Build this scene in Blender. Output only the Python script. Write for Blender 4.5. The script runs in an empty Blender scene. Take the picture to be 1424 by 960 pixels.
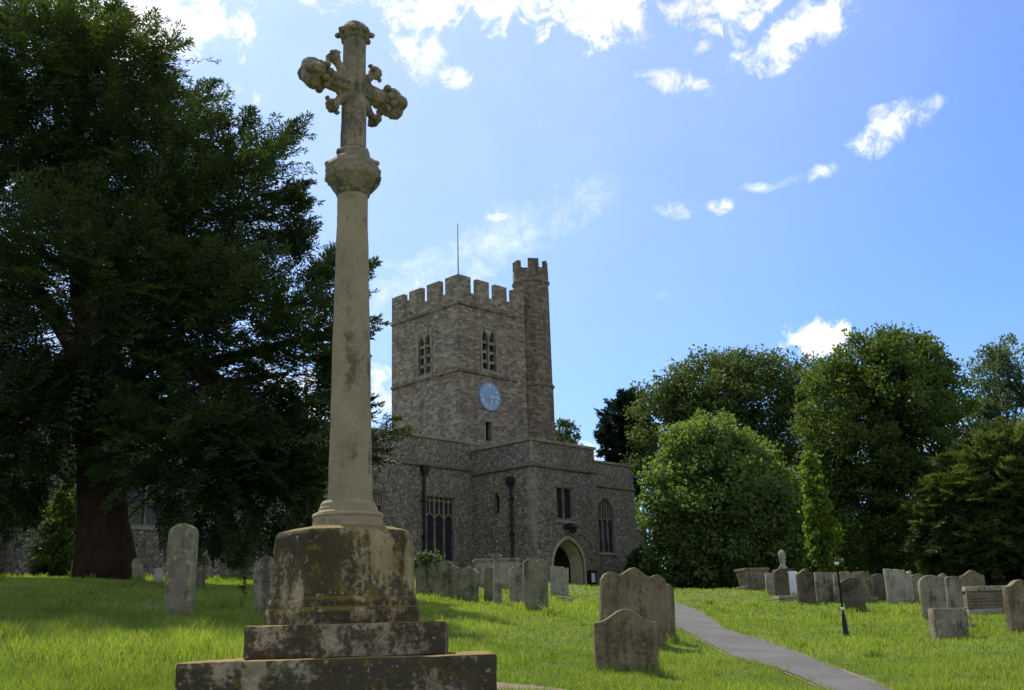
import bpy, bmesh, math, random
import numpy as np
from mathutils import Vector, Matrix, geometry
rnd = random.Random(7)
RG = np.random.default_rng(11)
sc = bpy.context.scene
COL = sc.collection

# ------------------------------------------------------------------ camera
F_PX, PITCH, ROLL = 1500.0, math.radians(15.3), math.radians(1.6)
EYE = Vector((0, 0, 1.5))
_R = Vector((1, 0, 0)); _F = Vector((0, math.cos(PITCH), math.sin(PITCH))); _U = Vector((0, -math.sin(PITCH), math.cos(PITCH)))
RC = _R * math.cos(ROLL) - _U * math.sin(ROLL)
UC = _U * math.cos(ROLL) + _R * math.sin(ROLL)
cam_d = bpy.data.cameras.new('camera'); cam = bpy.data.objects.new('camera', cam_d); COL.objects.link(cam)
cam_d.sensor_width = 36; cam_d.lens = 36 * F_PX / 1424; cam_d.clip_end = 4000; cam_d.clip_start = .05
cam.matrix_world = Matrix(((RC.x, UC.x, -_F.x, EYE.x), (RC.y, UC.y, -_F.y, EYE.y), (RC.z, UC.z, -_F.z, EYE.z), (0, 0, 0, 1)))
sc.camera = cam

# ------------------------------------------------------------------ sun and view
SUN_AZ, SUN_EL = math.radians(-25), math.radians(50)       # azimuth from +Y, clockwise
S_DIR = Vector((math.sin(SUN_AZ) * math.cos(SUN_EL), math.cos(SUN_AZ) * math.cos(SUN_EL), math.sin(SUN_EL)))
sd = bpy.data.lights.new('sun', 'SUN'); sd.energy = 5.0; sd.angle = math.radians(.53); sd.color = (1, .94, .84)
so = bpy.data.objects.new('sun', sd); COL.objects.link(so); so.rotation_euler = S_DIR.to_track_quat('Z', 'Y').to_euler(); so.location = (-20, 20, 40)
sc.view_settings.view_transform = 'Standard'; sc.view_settings.look = 'None'
sc.view_settings.exposure = 0.35; sc.view_settings.gamma = 1; sc.view_settings.use_curve_mapping = False
SKY_STRENGTH = .148

def ray(px, py):
    return (RC * ((px - 712) / F_PX) + UC * ((480 - py) / F_PX) + _F)
def at(px, py, D):
    d = ray(px, py); return EYE + d * (D / d.y)
def depth(P): return (Vector(P) - EYE).dot(_F)
def wat(npx, P): return npx * depth(P) / F_PX

# ------------------------------------------------------------------ node helpers
class NT:
    def __init__(s, tree): s.t = tree; s.n = tree.nodes; s.l = tree.links
    def put(s, sock, v):
        if isinstance(v, bpy.types.NodeSocket): s.l.new(v, sock)
        elif v is not None:
            if hasattr(sock.default_value, '__len__') and not hasattr(v, '__len__'): v = [v] * len(sock.default_value)
            if hasattr(sock.default_value, '__len__') and len(sock.default_value) == 4 and len(v) == 3: v = (*v, 1)
            sock.default_value = v
    def node(s, ty, ins=None, **props):
        n = s.n.new(ty)
        for k, v in props.items(): setattr(n, k, v)
        for k, v in (ins or {}).items(): s.put(n.inputs[k], v)
        return n
    def math(s, op, a, b=None, c=None, clamp=False):
        n = s.n.new('ShaderNodeMath'); n.operation = op; n.use_clamp = clamp
        s.put(n.inputs[0], a)
        if b is not None: s.put(n.inputs[1], b)
        if c is not None: s.put(n.inputs[2], c)
        return n.outputs[0]
    def vmath(s, op, a, b=None, out=0):
        n = s.n.new('ShaderNodeVectorMath'); n.operation = op
        s.put(n.inputs[0], a)
        if b is not None: s.put(n.inputs[1], b)
        return n.outputs['Value'] if op in ('DOT_PRODUCT', 'LENGTH', 'DISTANCE') else n.outputs[0]
    def mix(s, f, a, b, mode='MIX'):
        n = s.n.new('ShaderNodeMix'); n.data_type = 'RGBA'; n.blend_type = mode
        s.put(n.inputs[0], f); s.put(n.inputs[6], a); s.put(n.inputs[7], b); return n.outputs[2]
    def noise(s, vec, scale, detail=5, rough=.55, dist=0):
        n = s.node('ShaderNodeTexNoise', {'Scale': scale, 'Detail': detail, 'Roughness': rough, 'Distortion': dist})
        if vec is not None: s.l.new(vec, n.inputs['Vector'])
        return n.outputs[0]
    def ramp(s, f, stops, interp='LINEAR'):
        n = s.n.new('ShaderNodeValToRGB'); n.color_ramp.interpolation = interp
        e = n.color_ramp.elements
        while len(e) < len(stops): e.new(.5)
        for k, (p, c) in enumerate(stops):
            e[k].position = p
            e[k].color = (*c, 1) if hasattr(c, '__len__') else (c, c, c, 1)
        s.l.new(f, n.inputs[0]); return n.outputs[0]
    def step(s, f, a, b):
        n = s.n.new('ShaderNodeMapRange'); n.interpolation_type = 'SMOOTHSTEP'
        s.put(n.inputs['Value'], f); s.put(n.inputs['From Min'], a); s.put(n.inputs['From Max'], b); return n.outputs[0]

def new_mat(name):
    m = bpy.data.materials.new(name); m.use_nodes = True; nt = NT(m.node_tree)
    bsdf = nt.n['Principled BSDF']; bsdf.inputs['Roughness'].default_value = .9
    bsdf.inputs['Specular IOR Level'].default_value = .25
    return m, nt, bsdf
def coords(nt, jitter=True, scale=(1, 1, 1)):
    tc = nt.n.new('ShaderNodeTexCoord'); v = tc.outputs['Object']
    if jitter:
        oi = nt.n.new('ShaderNodeObjectInfo')
        v = nt.vmath('ADD', v, nt.vmath('SCALE', (37., 53., 71.), None) if False else nt.vmath('MULTIPLY', oi.outputs['Location'], (3.7, 5.3, 1.0)))
    if scale != (1, 1, 1): v = nt.vmath('MULTIPLY', v, scale)
    return v
def bump(nt, bsdf, h, strength=.5, dist=.02):
    b = nt.node('ShaderNodeBump', {'Strength': strength, 'Distance': dist, 'Height': h}); nt.l.new(b.outputs[0], bsdf.inputs['Normal'])

def stone_mat(name, lo, hi, stain=(.03, .025, .02), stain_amt=.4, lichen=(.42, .41, .30), lichen_amt=.35, moss=(.13, .12, .03), moss_amt=.5, scale=3.0, bmp=.5, sw=.6, sharp=.14):
    m, nt, b = new_mat(name); v = coords(nt)
    big = nt.noise(v, scale, 7, .62)
    c = nt.ramp(big, [(.3, lo), (.68, hi)])
    streakv = nt.vmath('MULTIPLY', v, (7, 7, .9)); sk = nt.noise(streakv, 1.0, 6, .65)
    sk2 = nt.noise(v, scale * .55, 5, .6)
    sk3 = nt.noise(v, scale * 5.5, 6, .7)
    st = nt.step(nt.math('ADD', nt.math('ADD', nt.math('MULTIPLY', sk, sw), nt.math('MULTIPLY', sk2, 1.1 - sw)), nt.math('MULTIPLY', nt.math('SUBTRACT', sk3, .5), .42)), .75 - .3 * stain_amt - sharp * .5, .75 - .3 * stain_amt + sharp * .5)
    c = nt.mix(nt.math('MULTIPLY', st, .85), c, stain)
    vo = nt.node('ShaderNodeTexVoronoi', {'Scale': 16.0 * scale / 3}); nt.l.new(nt.vmath('ADD', v, nt.vmath('SCALE', v, None)), vo.inputs['Vector']) if False else nt.l.new(v, vo.inputs['Vector'])
    li = nt.math('MULTIPLY', nt.step(nt.noise(v, scale * 3.3, 8, .7), .66 - .25 * lichen_amt, .72 - .2 * lichen_amt), nt.step(vo.outputs['Distance'], .75, .2))
    c = nt.mix(nt.math('MULTIPLY', li, .8), c, lichen)
    geo = nt.n.new('ShaderNodeNewGeometry'); sep = nt.n.new('ShaderNodeSeparateXYZ'); nt.l.new(geo.outputs['Normal'], sep.inputs[0])
    up = nt.step(sep.outputs[2], .3, .8)
    mn = nt.noise(v, scale * 2.2, 6, .6)
    ms = nt.step(nt.math('ADD', mn, nt.math('MULTIPLY', up, .28)), .78 - .3 * moss_amt, .88 - .3 * moss_amt)
    c = nt.mix(nt.math('MULTIPLY', ms, .85), c, moss)
    fine = nt.noise(v, 60, 6, .65)
    c = nt.mix(.35, c, nt.ramp(fine, [(.3, .25), (.7, .9)]), 'OVERLAY')
    nt.l.new(c, b.inputs['Base Color'])
    h = nt.math('ADD', nt.math('MULTIPLY', nt.noise(v, 14, 8, .65), .7), nt.math('MULTIPLY', fine, .3))
    bump(nt, b, h, bmp, .03)
    return m

M = {}
M['cross_shaft'] = stone_mat('cross_shaft_stone', (.215, .168, .10), (.335, .265, .165), stain=(.10, .078, .046), stain_amt=.34, lichen=(.38, .33, .17), lichen_amt=.3, moss=(.2, .16, .06), moss_amt=.22, scale=2.2, bmp=.4)
M['cross_head'] = stone_mat('cross_head_stone', (.15, .12, .08), (.285, .23, .155), stain=(.055, .045, .032), stain_amt=.5, lichen=(.33, .30, .18), lichen_amt=.3, moss=(.12, .095, .04), moss_amt=.35, scale=5, bmp=.6)
M['plinth'] = stone_mat('plinth_stone', (.17, .125, .055), (.40, .32, .175), stain=(.026, .017, .007), stain_amt=.76, lichen=(.44, .38, .22), lichen_amt=.38, moss=(.16, .115, .016), moss_amt=.70, scale=3.9, bmp=1, sw=.46, sharp=.12)
M['step'] = stone_mat('step_stone', (.17, .13, .07), (.41, .335, .215), stain=(.026, .018, .008), stain_amt=.77, lichen=(.45, .40, .28), lichen_amt=.44, moss=(.19, .12, .016), moss_amt=.62, scale=3.7, bmp=1, sw=.3, sharp=.12)
M['grave_brown'] = stone_mat('brown_sandstone', (.115, .09, .05), (.23, .18, .105), stain=(.06, .047, .026), stain_amt=.5, lichen=(.23, .20, .10), lichen_amt=.35, moss=(.13, .115, .03), moss_amt=.4, scale=3.2)
M['grave_grey'] = stone_mat('grey_headstone', (.125, .105, .073), (.28, .24, .17), stain=(.045, .04, .03), stain_amt=.45, lichen=(.36, .34, .26), lichen_amt=.45, moss=(.12, .115, .04), moss_amt=.35, scale=4)
M['grave_green'] = stone_mat('algae_headstone', (.10, .095, .055), (.215, .20, .125), stain=(.035, .036, .02), stain_amt=.5, lichen=(.28, .28, .15), lichen_amt=.45, moss=(.10, .115, .03), moss_amt=.5, scale=4)
M['grave_dark'] = stone_mat('dark_headstone', (.055, .045, .032), (.125, .10, .068), stain=(.025, .021, .014), stain_amt=.5, lichen=(.18, .16, .09), lichen_amt=.35, moss=(.09, .085, .03), moss_amt=.3, scale=4)
M['grave_pale'] = stone_mat('pale_headstone', (.19, .175, .13), (.33, .305, .235), stain=(.09, .08, .055), stain_amt=.4, lichen=(.42, .39, .25), lichen_amt=.45, moss=(.17, .16, .06), moss_amt=.35, scale=4)
M['grave_lichen'] = stone_mat('yellow_lichen_headstone', (.11, .092, .06), (.21, .18, .12), stain=(.06, .05, .035), stain_amt=.4, lichen=(.33, .32, .13), lichen_amt=.7, moss=(.25, .24, .085), moss_amt=.6, scale=2.2)
M['marble'] = stone_mat('white_marble', (.50, .54, .60), (.66, .70, .76), stain=(.3, .31, .32), stain_amt=.2, lichen=(.5, .5, .45), lichen_amt=.15, moss=(.3, .32, .2), moss_amt=.05, scale=4, bmp=.2)
M['ashlar'] = stone_mat('pale_dressed_stone', (.17, .145, .10), (.29, .255, .185), stain=(.08, .068, .048), stain_amt=.45, lichen=(.33, .30, .2), lichen_amt=.35, moss=(.15, .13, .06), moss_amt=.2, scale=2.6, bmp=.5)
M['tracery'] = stone_mat('window_stone', (.15, .125, .088), (.26, .225, .16), stain=(.06, .05, .035), stain_amt=.4, lichen=(.3, .27, .18), lichen_amt=.3, moss=(.12, .11, .06), moss_amt=.1, scale=3, bmp=.4)
M['course'] = stone_mat('shadow_toned_string_course', (.09, .075, .055), (.17, .145, .105), stain=(.04, .034, .025), stain_amt=.5, lichen=(.24, .22, .15), lichen_amt=.3, moss=(.1, .09, .04), moss_amt=.2, scale=3, bmp=.4)  # dark base colour stands in for the shadow line along the courses

def flint_mat():
    m, nt, b = new_mat('knapped_flint'); v = coords(nt, False)
    wob = nt.node('ShaderNodeTexNoise', {'Scale': 5.0, 'Detail': 3.0}); nt.l.new(v, wob.inputs['Vector'])
    v2 = nt.vmath('ADD', v, nt.vmath('MULTIPLY', nt.vmath('SUBTRACT', wob.outputs['Color'], (.5, .5, .5)), (.1, .1, .1)))
    vo = nt.node('ShaderNodeTexVoronoi', {'Scale': 11.5}); nt.l.new(v2, vo.inputs['Vector'])
    ve = nt.node('ShaderNodeTexVoronoi', {'Scale': 11.5}, feature='DISTANCE_TO_EDGE'); nt.l.new(v2, ve.inputs['Vector'])
    sp = nt.n.new('ShaderNodeSeparateColor'); nt.l.new(vo.outputs['Color'], sp.inputs[0])
    patch = nt.noise(v, .8, 5, .6)
    fl = nt.ramp(nt.math('ADD', sp.outputs[0], nt.math('MULTIPLY', nt.math('SUBTRACT', patch, .5), .55)),
                 [(.05, (.075, .062, .05)), (.35, (.15, .123, .095)), (.6, (.22, .18, .137)), (.82, (.30, .255, .20)), (.97, (.44, .385, .31))])
    br = nt.step(nt.noise(v, 1.6, 6, .6), .52, .68)
    fl = nt.mix(nt.math('MULTIPLY', br, .55), fl, nt.ramp(sp.outputs[1], [(.2, (.10, .06, .045)), (.8, (.24, .15, .11))]))
    mort = nt.mix(nt.noise(v, 3, 4), (.15, .12, .085), (.28, .235, .17))
    c = nt.mix(nt.step(ve.outputs[0], .02, .09), mort, fl)
    weather = nt.noise(nt.vmath('MULTIPLY', v, (1, 1, .35)), .9, 6, .6)
    c = nt.mix(nt.step(weather, .5, .75), c, (.09, .078, .064), 'MIX') if False else nt.mix(nt.math('MULTIPLY', nt.step(weather, .48, .7), .42), c, (.07, .06, .05))
    nt.l.new(c, b.inputs['Base Color']); b.inputs['Roughness'].default_value = .75
    bump(nt, b, nt.math('ADD', nt.step(ve.outputs[0], 0, .12), nt.math('MULTIPLY', nt.noise(v, 30, 4), .4)), .7, .03)
    return m
M['flint'] = flint_mat()

def rag_mat(name, k=1.0, warm=1.0):
    m, nt, b = new_mat(name); v = coords(nt, False)
    sp = nt.n.new('ShaderNodeSeparateXYZ'); nt.l.new(v, sp.inputs[0])
    wob = nt.node('ShaderNodeTexNoise', {'Scale': 1.7, 'Detail': 6.0}); nt.l.new(v, wob.inputs['Vector'])
    ws = nt.n.new('ShaderNodeSeparateColor'); nt.l.new(wob.outputs['Color'], ws.inputs[0])
    hx = nt.math('ADD', nt.math('SUBTRACT', sp.outputs[0], sp.outputs[1]), nt.math('MULTIPLY', ws.outputs[0], .7))
    hz = nt.math('ADD', sp.outputs[2], nt.math('MULTIPLY', ws.outputs[1], .42))
    cb = nt.n.new('ShaderNodeCombineXYZ'); nt.l.new(hx, cb.inputs[0]); nt.l.new(hz, cb.inputs[1])
    bt = nt.node('ShaderNodeTexBrick', {'Color1': (0, 0, 0), 'Color2': (1, 1, 1), 'Mortar': (.5, .5, .5), 'Scale': 1.0, 'Mortar Size': .018, 'Mortar Smooth': .3, 'Brick Width': .36, 'Row Height': .155})
    bt.squash = .7; bt.squash_frequency = 3; bt.offset_frequency = 2; nt.l.new(cb.outputs[0], bt.inputs['Vector'])
    patch = nt.noise(v, .7, 6, .62)
    t = nt.math('ADD', nt.math('MULTIPLY', bt.outputs['Color'], .55), nt.math('MULTIPLY', patch, .5))
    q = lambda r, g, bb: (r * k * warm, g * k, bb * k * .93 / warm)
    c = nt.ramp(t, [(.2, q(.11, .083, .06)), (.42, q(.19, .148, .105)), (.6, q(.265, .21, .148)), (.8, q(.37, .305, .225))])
    c = nt.mix(nt.math('MULTIPLY', bt.outputs['Fac'], .75), c, q(.24, .21, .165))
    fl = nt.noise(v, 9, 7, .68); c = nt.mix(.5, c, nt.ramp(fl, [(.3, .2), (.7, .8)]), 'OVERLAY')
    sk = nt.noise(nt.vmath('MULTIPLY', v, (2.2, 2.2, .22)), 1, 6, .6)
    c = nt.mix(nt.math('MULTIPLY', nt.step(sk, .5, .72), .5), c, q(.06, .052, .043))
    nt.l.new(c, b.inputs['Base Color'])
    bump(nt, b, nt.math('SUBTRACT', nt.math('MULTIPLY', fl, .8), nt.math('MULTIPLY', bt.outputs['Fac'], .7)), .8, .04)
    return m
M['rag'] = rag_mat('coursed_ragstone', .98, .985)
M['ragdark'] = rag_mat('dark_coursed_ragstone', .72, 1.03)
def brick_mat():
    m, nt, b = new_mat('old_brick'); v = coords(nt, False)
    sp = nt.n.new('ShaderNodeSeparateXYZ'); nt.l.new(v, sp.inputs[0])
    cb = nt.n.new('ShaderNodeCombineXYZ'); nt.l.new(nt.math('ADD', sp.outputs[0], sp.outputs[1]), cb.inputs[0]); nt.l.new(sp.outputs[2], cb.inputs[1])
    bt = nt.node('ShaderNodeTexBrick', {'Color1': (.10, .075, .05), 'Color2': (.17, .12, .08), 'Mortar': (.2, .18, .14), 'Scale': 1.0, 'Mortar Size': .008, 'Brick Width': .22, 'Row Height': .075})
    nt.l.new(cb.outputs[0], bt.inputs['Vector'])
    c = nt.mix(nt.step(nt.noise(v, 2.5, 6), .5, .7), bt.outputs['Color'], (.10, .10, .035))
    nt.l.new(c, b.inputs['Base Color']); bump(nt, b, nt.math('SUBTRACT', nt.noise(v, 20, 4), bt.outputs['Fac']), .5, .02); return m
M['brick'] = brick_mat()
def flat_mat(name, col, rough=.6, metal=0, var=.25, sc_=8):
    m, nt, b = new_mat(name); v = coords(nt)
    lo = tuple(c * (1 - var) for c in col); hi = tuple(min(1, c * (1 + var)) for c in col)
    nt.l.new(nt.ramp(nt.noise(v, sc_, 6, .6), [(.3, lo), (.7, hi)]), b.inputs['Base Color'])
    b.inputs['Roughness'].default_value = rough; b.inputs['Metallic'].default_value = metal
    return m
M['iron'] = flat_mat('black_painted_iron', (.012, .012, .013), .45)
M['pipe'] = flat_mat('dark_cast_iron', (.02, .018, .017), .6)
M['lead'] = flat_mat('roof_lead', (.16, .165, .17), .6)
M['dark'] = flat_mat('dark_recess', (.012, .011, .01), .9)
M['glass'] = flat_mat('leaded_glass', (.022, .025, .030), .25, 0, .4, 3)
M['blue'] = flat_mat('clock_blue_paint', (.20, .33, .55), .45, 0, .12)
M['gold'] = flat_mat('worn_gilding', (.72, .66, .42), .5, 0)
M['white'] = flat_mat('white_paper', (.75, .76, .76), .7, 0, .05)
M['lampwhite'] = flat_mat('white_lamp_glass', (.72, .74, .72), .25, 0, .05)
M['wood'] = flat_mat('dark_oak_door', (.03, .022, .015), .8)
M['reveal'] = stone_mat('limewashed_reveal', (.30, .25, .15), (.46, .39, .25), stain=(.12, .1, .06), stain_amt=.2, lichen=(.45, .4, .25), lichen_amt=.2, moss=(.2, .18, .1), moss_amt=.1, scale=2, bmp=.3)
M['bark'] = stone_mat('yew_bark', (.028, .016, .011), (.07, .036, .025), stain=(.02, .011, .008), stain_amt=.5, lichen=(.10, .08, .06), lichen_amt=.1, moss=(.03, .035, .012), moss_amt=.1, scale=4, bmp=1)
M['bark2'] = stone_mat('grey_bark', (.04, .035, .027), (.10, .09, .07), stain=(.02, .018, .014), stain_amt=.4, lichen=(.12, .12, .09), lichen_amt=.2, moss=(.05, .06, .02), moss_amt=.2, scale=4, bmp=1)

def leaf_mat(name, lo, hi, trans=.4, tcol=None, rough=.62):
    m = bpy.data.materials.new(name); m.use_nodes = True; nt = NT(m.node_tree)
    out = nt.n['Material Output']; b = nt.n['Principled BSDF']
    at_ = nt.node('ShaderNodeAttribute', attribute_name='tint')
    c = nt.ramp(at_.outputs['Fac'], [(0, lo), (1, hi)])
    nt.l.new(c, b.inputs['Base Color']); b.inputs['Roughness'].default_value = rough; b.inputs['Specular IOR Level'].default_value = .2
    tr = nt.n.new('ShaderNodeBsdfTranslucent')
    nt.l.new(nt.mix(1, c, tcol or (1.5, 1.6, .6), 'MULTIPLY'), tr.inputs[0])
    mx = nt.n.new('ShaderNodeMixShader'); mx.inputs[0].default_value = trans
    nt.l.new(b.outputs[0], mx.inputs[1]); nt.l.new(tr.outputs[0], mx.inputs[2]); nt.l.new(mx.outputs[0], out.inputs[0])
    return m
M['yew'] = leaf_mat('yew_needles', (.012, .026, .012), (.058, .084, .024), .32)
M['yew2'] = leaf_mat('olive_yew_needles', (.034, .052, .016), (.095, .115, .034), .36)
M['pine'] = leaf_mat('pine_needles', (.010, .028, .022), (.025, .055, .038), .2)
M['oak'] = leaf_mat('oak_leaves', (.035, .062, .018), (.085, .115, .032), .36)
M['maple'] = leaf_mat('maple_leaves', (.06, .105, .026), (.155, .215, .065), .4)
M['lime'] = leaf_mat('lime_leaves', (.035, .065, .016), (.105, .145, .03), .4)
M['limeshoot'] = leaf_mat('lime_shoot_leaves', (.08, .13, .015), (.13, .19, .03), .45)
M['cypress'] = leaf_mat('grey_green_leaves', (.045, .075, .048), (.10, .14, .09), .38)
M['shrub'] = leaf_mat('shrub_leaves', (.025, .045, .012), (.07, .095, .025), .3)
M['ivy'] = leaf_mat('ivy_leaves', (.045, .08, .015), (.12, .17, .05), .35)
M['grass'] = leaf_mat('grass_blades', (.115, .175, .028), (.285, .34, .066), .45, (1.25, 1.33, .55), .4)

# ------------------------------------------------------------------ world: sky and clouds
def build_world():
    w = bpy.data.worlds.new('World'); sc.world = w; w.use_nodes = True; nt = NT(w.node_tree)
    bg = nt.n['Background']
    sky = nt.n.new('ShaderNodeTexSky'); sky.sky_type = 'NISHITA'; sky.sun_disc = False
    sky.sun_elevation = SUN_EL; sky.sun_rotation = SUN_AZ; sky.air_density = 1.15; sky.dust_density = .6; sky.ozone_density = 2.2; sky.altitude = 100
    tc = nt.n.new('ShaderNodeTexCoord'); d = tc.outputs['Generated']
    nz = nt.node('ShaderNodeTexNoise', {'Scale': 42.0, 'Detail': 10.0, 'Roughness': .66, 'Distortion': .5}); nt.l.new(d, nz.inputs['Vector'])
    n1 = nt.math('SUBTRACT', nz.outputs[0], .5)
    nzb = nt.node('ShaderNodeTexNoise', {'Scale': 11.0, 'Detail': 6.0, 'Roughness': .6}); nt.l.new(d, nzb.inputs['Vector'])
    n2 = nt.math('SUBTRACT', nzb.outputs[0], .5)
    nn = nt.math('ADD', nt.math('MULTIPLY', n1, 6.5), nt.math('MULTIPLY', n2, 2.6))
    # px, py, rx, ry, rotation (deg, counter-clockwise in the picture), density, softness
    CL = [(160, 0, 160, 105, 0, 1.2, .5), (250, 40, 60, 50, 0, 1, .5), (640, -25, 230, 58, -3, 1.3, .5), (830, -5, 160, 58, -6, 1.3, .5), (1010, 0, 100, 40, 0, 1, .5), (1105, 42, 85, 36, 32, 1, .6),
          (585, 85, 36, 36, 20, .95, .7), (632, 106, 30, 16, -15, .95, .7), (938, 112, 50, 20, -12, .95, .7), (970, 70, 24, 10, 35, .9, .7), (890, 52, 40, 10, 8, .7, .9),
          (1238, 172, 52, 26, 35, 1.2, .8), (1290, 143, 40, 10, 8, .8, .9), (1140, 240, 30, 10, 18, .85, .8), (1053, 260, 20, 7, 0, .7, .8), (1108, 248, 24, 7, 20, .4, 1.),
          (942, 292, 32, 13, 5, .8, .8), (997, 284, 19, 12, 0, .95, .7), (695, 303, 24, 7, 0, .8, .8), (705, 330, 150, 34, 27, 1.5, 2.2), (590, 395, 130, 40, 25, 1.7, 2.4), (520, 440, 90, 50, 25, 1.5, 2.4),
          (1142, 475, 56, 28, 0, 1.05, .45), (526, 548, 34, 42, 0, 1, .5), (400, 560, 90, 60, 0, .9, .6), (316, 133, 36, 22, 0, .9, .7), (316, 165, 22, 16, 0, .8, .7), (822, 632, 44, 20, 0, 1, .6),
          (920, 412, 13, 9, 0, .35, 1.), (1300, 615, 90, 60, 0, .8, .7), (60, 330, 200, 120, 0, .5, 1.), (690, 185, 90, 14, 12, .12, 1.4), (40, 520, 120, 80, 0, .7, .9)]
    tot = None
    for (px, py, rx, ry, ro, den, sf) in CL:
        c = ray(px, py).normalized()
        t1 = (RC - c * RC.dot(c)).normalized(); t2 = c.cross(t1) * -1
        if t2.dot(UC) < 0: t2 = -t2
        a = math.radians(ro); e1 = t1 * math.cos(a) + t2 * math.sin(a); e2 = -t1 * math.sin(a) + t2 * math.cos(a)
        kx = F_PX / rx; ky = F_PX / ry
        x = nt.vmath('DOT_PRODUCT', d, e1 * kx); y = nt.vmath('DOT_PRODUCT', d, e2 * ky)
        r2 = nt.math('ADD', nt.math('MULTIPLY', x, x), nt.math('MULTIPLY', y, y))
        front = nt.math('MULTIPLY', nt.math('LESS_THAN', nt.vmath('DOT_PRODUCT', d, c), 0.0), 99)
        r2 = nt.math('ADD', r2, front)
        val = nt.math('SUBTRACT', nn, r2)
        mk = nt.math('MULTIPLY', nt.step(val, -1.0 - .3 * sf, -1.0 + 3.4 * sf), den)
        tot = mk if tot is None else nt.math('MAXIMUM', tot, mk)
    # unseen broken cloud added overhead and behind the camera, brightens and whitens the fill
    nf = nt.node('ShaderNodeTexNoise', {'Scale': 3.2, 'Detail': 8.0, 'Roughness': .6}); nt.l.new(d, nf.inputs['Vector'])
    away = nt.step(nt.vmath('DOT_PRODUCT', d, _F), .74, .45)
    tot = nt.math('MAXIMUM', tot, nt.math('MULTIPLY', away, nt.step(nf.outputs[0], .45, .62)))
    tot = nt.math('MINIMUM', tot, 1.0)
    # glow round the sun mixed into the sky colour as a pale veil
    sd_ = nt.vmath('DOT_PRODUCT', d, S_DIR)
    veil = nt.math('MULTIPLY', nt.step(sd_, .60, 1.0), .40)
    veil = nt.math('MULTIPLY', veil, nt.math('ADD', .8, nt.math('MULTIPLY', n2, .6)))
    skyc = nt.mix(1, sky.outputs[0], (.49, .64, .94), 'MULTIPLY')
    c1 = nt.mix(veil, skyc, (6.0, 6.7, 7.4))
    shade = nt.ramp(nt.math('ADD', nt.math('MULTIPLY', nzb.outputs[0], .8), .1), [(.34, (4.7, 4.7, 4.8)), (.56, (8.4, 8.25, 8.0))])
    c2 = nt.mix(tot, c1, shade)
    nt.l.new(c2, bg.inputs['Color']); bg.inputs['Strength'].default_value = SKY_STRENGTH
build_world()

# ------------------------------------------------------------------ terrain
CTRL = [(467, 975, 8.3), (0, 960, 8), (245, 862, 13.5), (150, 808, 24), (30, 805, 31), (340, 822, 20), (745, 851, 22), (650, 833, 27), (600, 826, 29), (690, 836, 28),
        (740, 809, 43), (800, 827, 44.5), (900, 836, 44), (870, 936, 12.3), (930, 893, 16.5), (1180, 960, 11.5), (1008, 878, 18.5), (955, 845, 31), (1050, 819, 38), (1130, 840, 29),
        (1253, 839, 28), (1190, 851, 25), (1320, 888, 17.5), (1177, 886, 18), (1375, 855, 22), (1415, 878, 16.5), (1424, 960, 10.5)]
def build_tps():
    P = [at(a, b, c * 1.2) for a, b, c in CTRL]
    X = [(p.x, p.y) for p in P]; Z = [p.z for p in P]
    for (x, y, z) in [(0, 0, .1), (6, 2, .15), (-6, 0, .5), (-8, 6, 1.0), (8, 6, .45), (36, 36, 2.6), (30, 17, 1.6), (-36, 26, 4.2), (-38, 54, 5.), (36, 74, 3.6), (0, 84, 4.4), (-14, 11, 1.85)]:
        X.append((x, y)); Z.append(z)
    X = np.array(X); Z = np.array(Z); n = len(X)
    r = np.linalg.norm(X[:, None] - X[None], axis=2)
    K = np.where(r > 0, r * r * np.log(r + 1e-9), 0) + np.eye(n) * 3.0
    A = np.zeros((n + 3, n + 3)); A[:n, :n] = K; A[:n, n] = 1; A[:n, n + 1:] = X; A[n, :n] = 1; A[n + 1:, :n] = X.T
    w = np.linalg.solve(A, np.concatenate([Z, [0, 0, 0]]))
    return X, w
TX, TW = build_tps()
def gz(x, y):
    x = np.clip(np.asarray(x, float), -40, 38); y = np.clip(np.asarray(y, float), -4, 80)
    r = np.sqrt((x[..., None] - TX[:, 0]) ** 2 + (y[..., None] - TX[:, 1]) ** 2)
    n = len(TX)
    return (np.where(r > 0, r * r * np.log(r + 1e-9), 0) @ TW[:n]) + TW[n] + TW[n + 1] * x + TW[n + 2] * y
def G(x, y): return float(gz(np.array([x]), np.array([y]))[0])
def hit(px, py, dmax=80, dmin=5):
    d = ray(px, py); d = d / d.y
    t = np.linspace(dmin, dmax, 1500); z = EYE.z + d.z * t; g = gz(d.x * t, t)
    k = np.argmax(z <= g)
    if z[k] > g[k]: k = len(t) - 1
    elif k > 0:
        a = (z[k - 1] - g[k - 1]); b_ = (z[k] - g[k]); s = a / (a - b_ + 1e-12); tt = t[k - 1] + s * (t[k] - t[k - 1])
        return Vector((d.x * tt, tt, G(d.x * tt, tt)))
    return Vector((d.x * t[k], t[k], G(d.x * t[k], t[k])))

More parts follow.
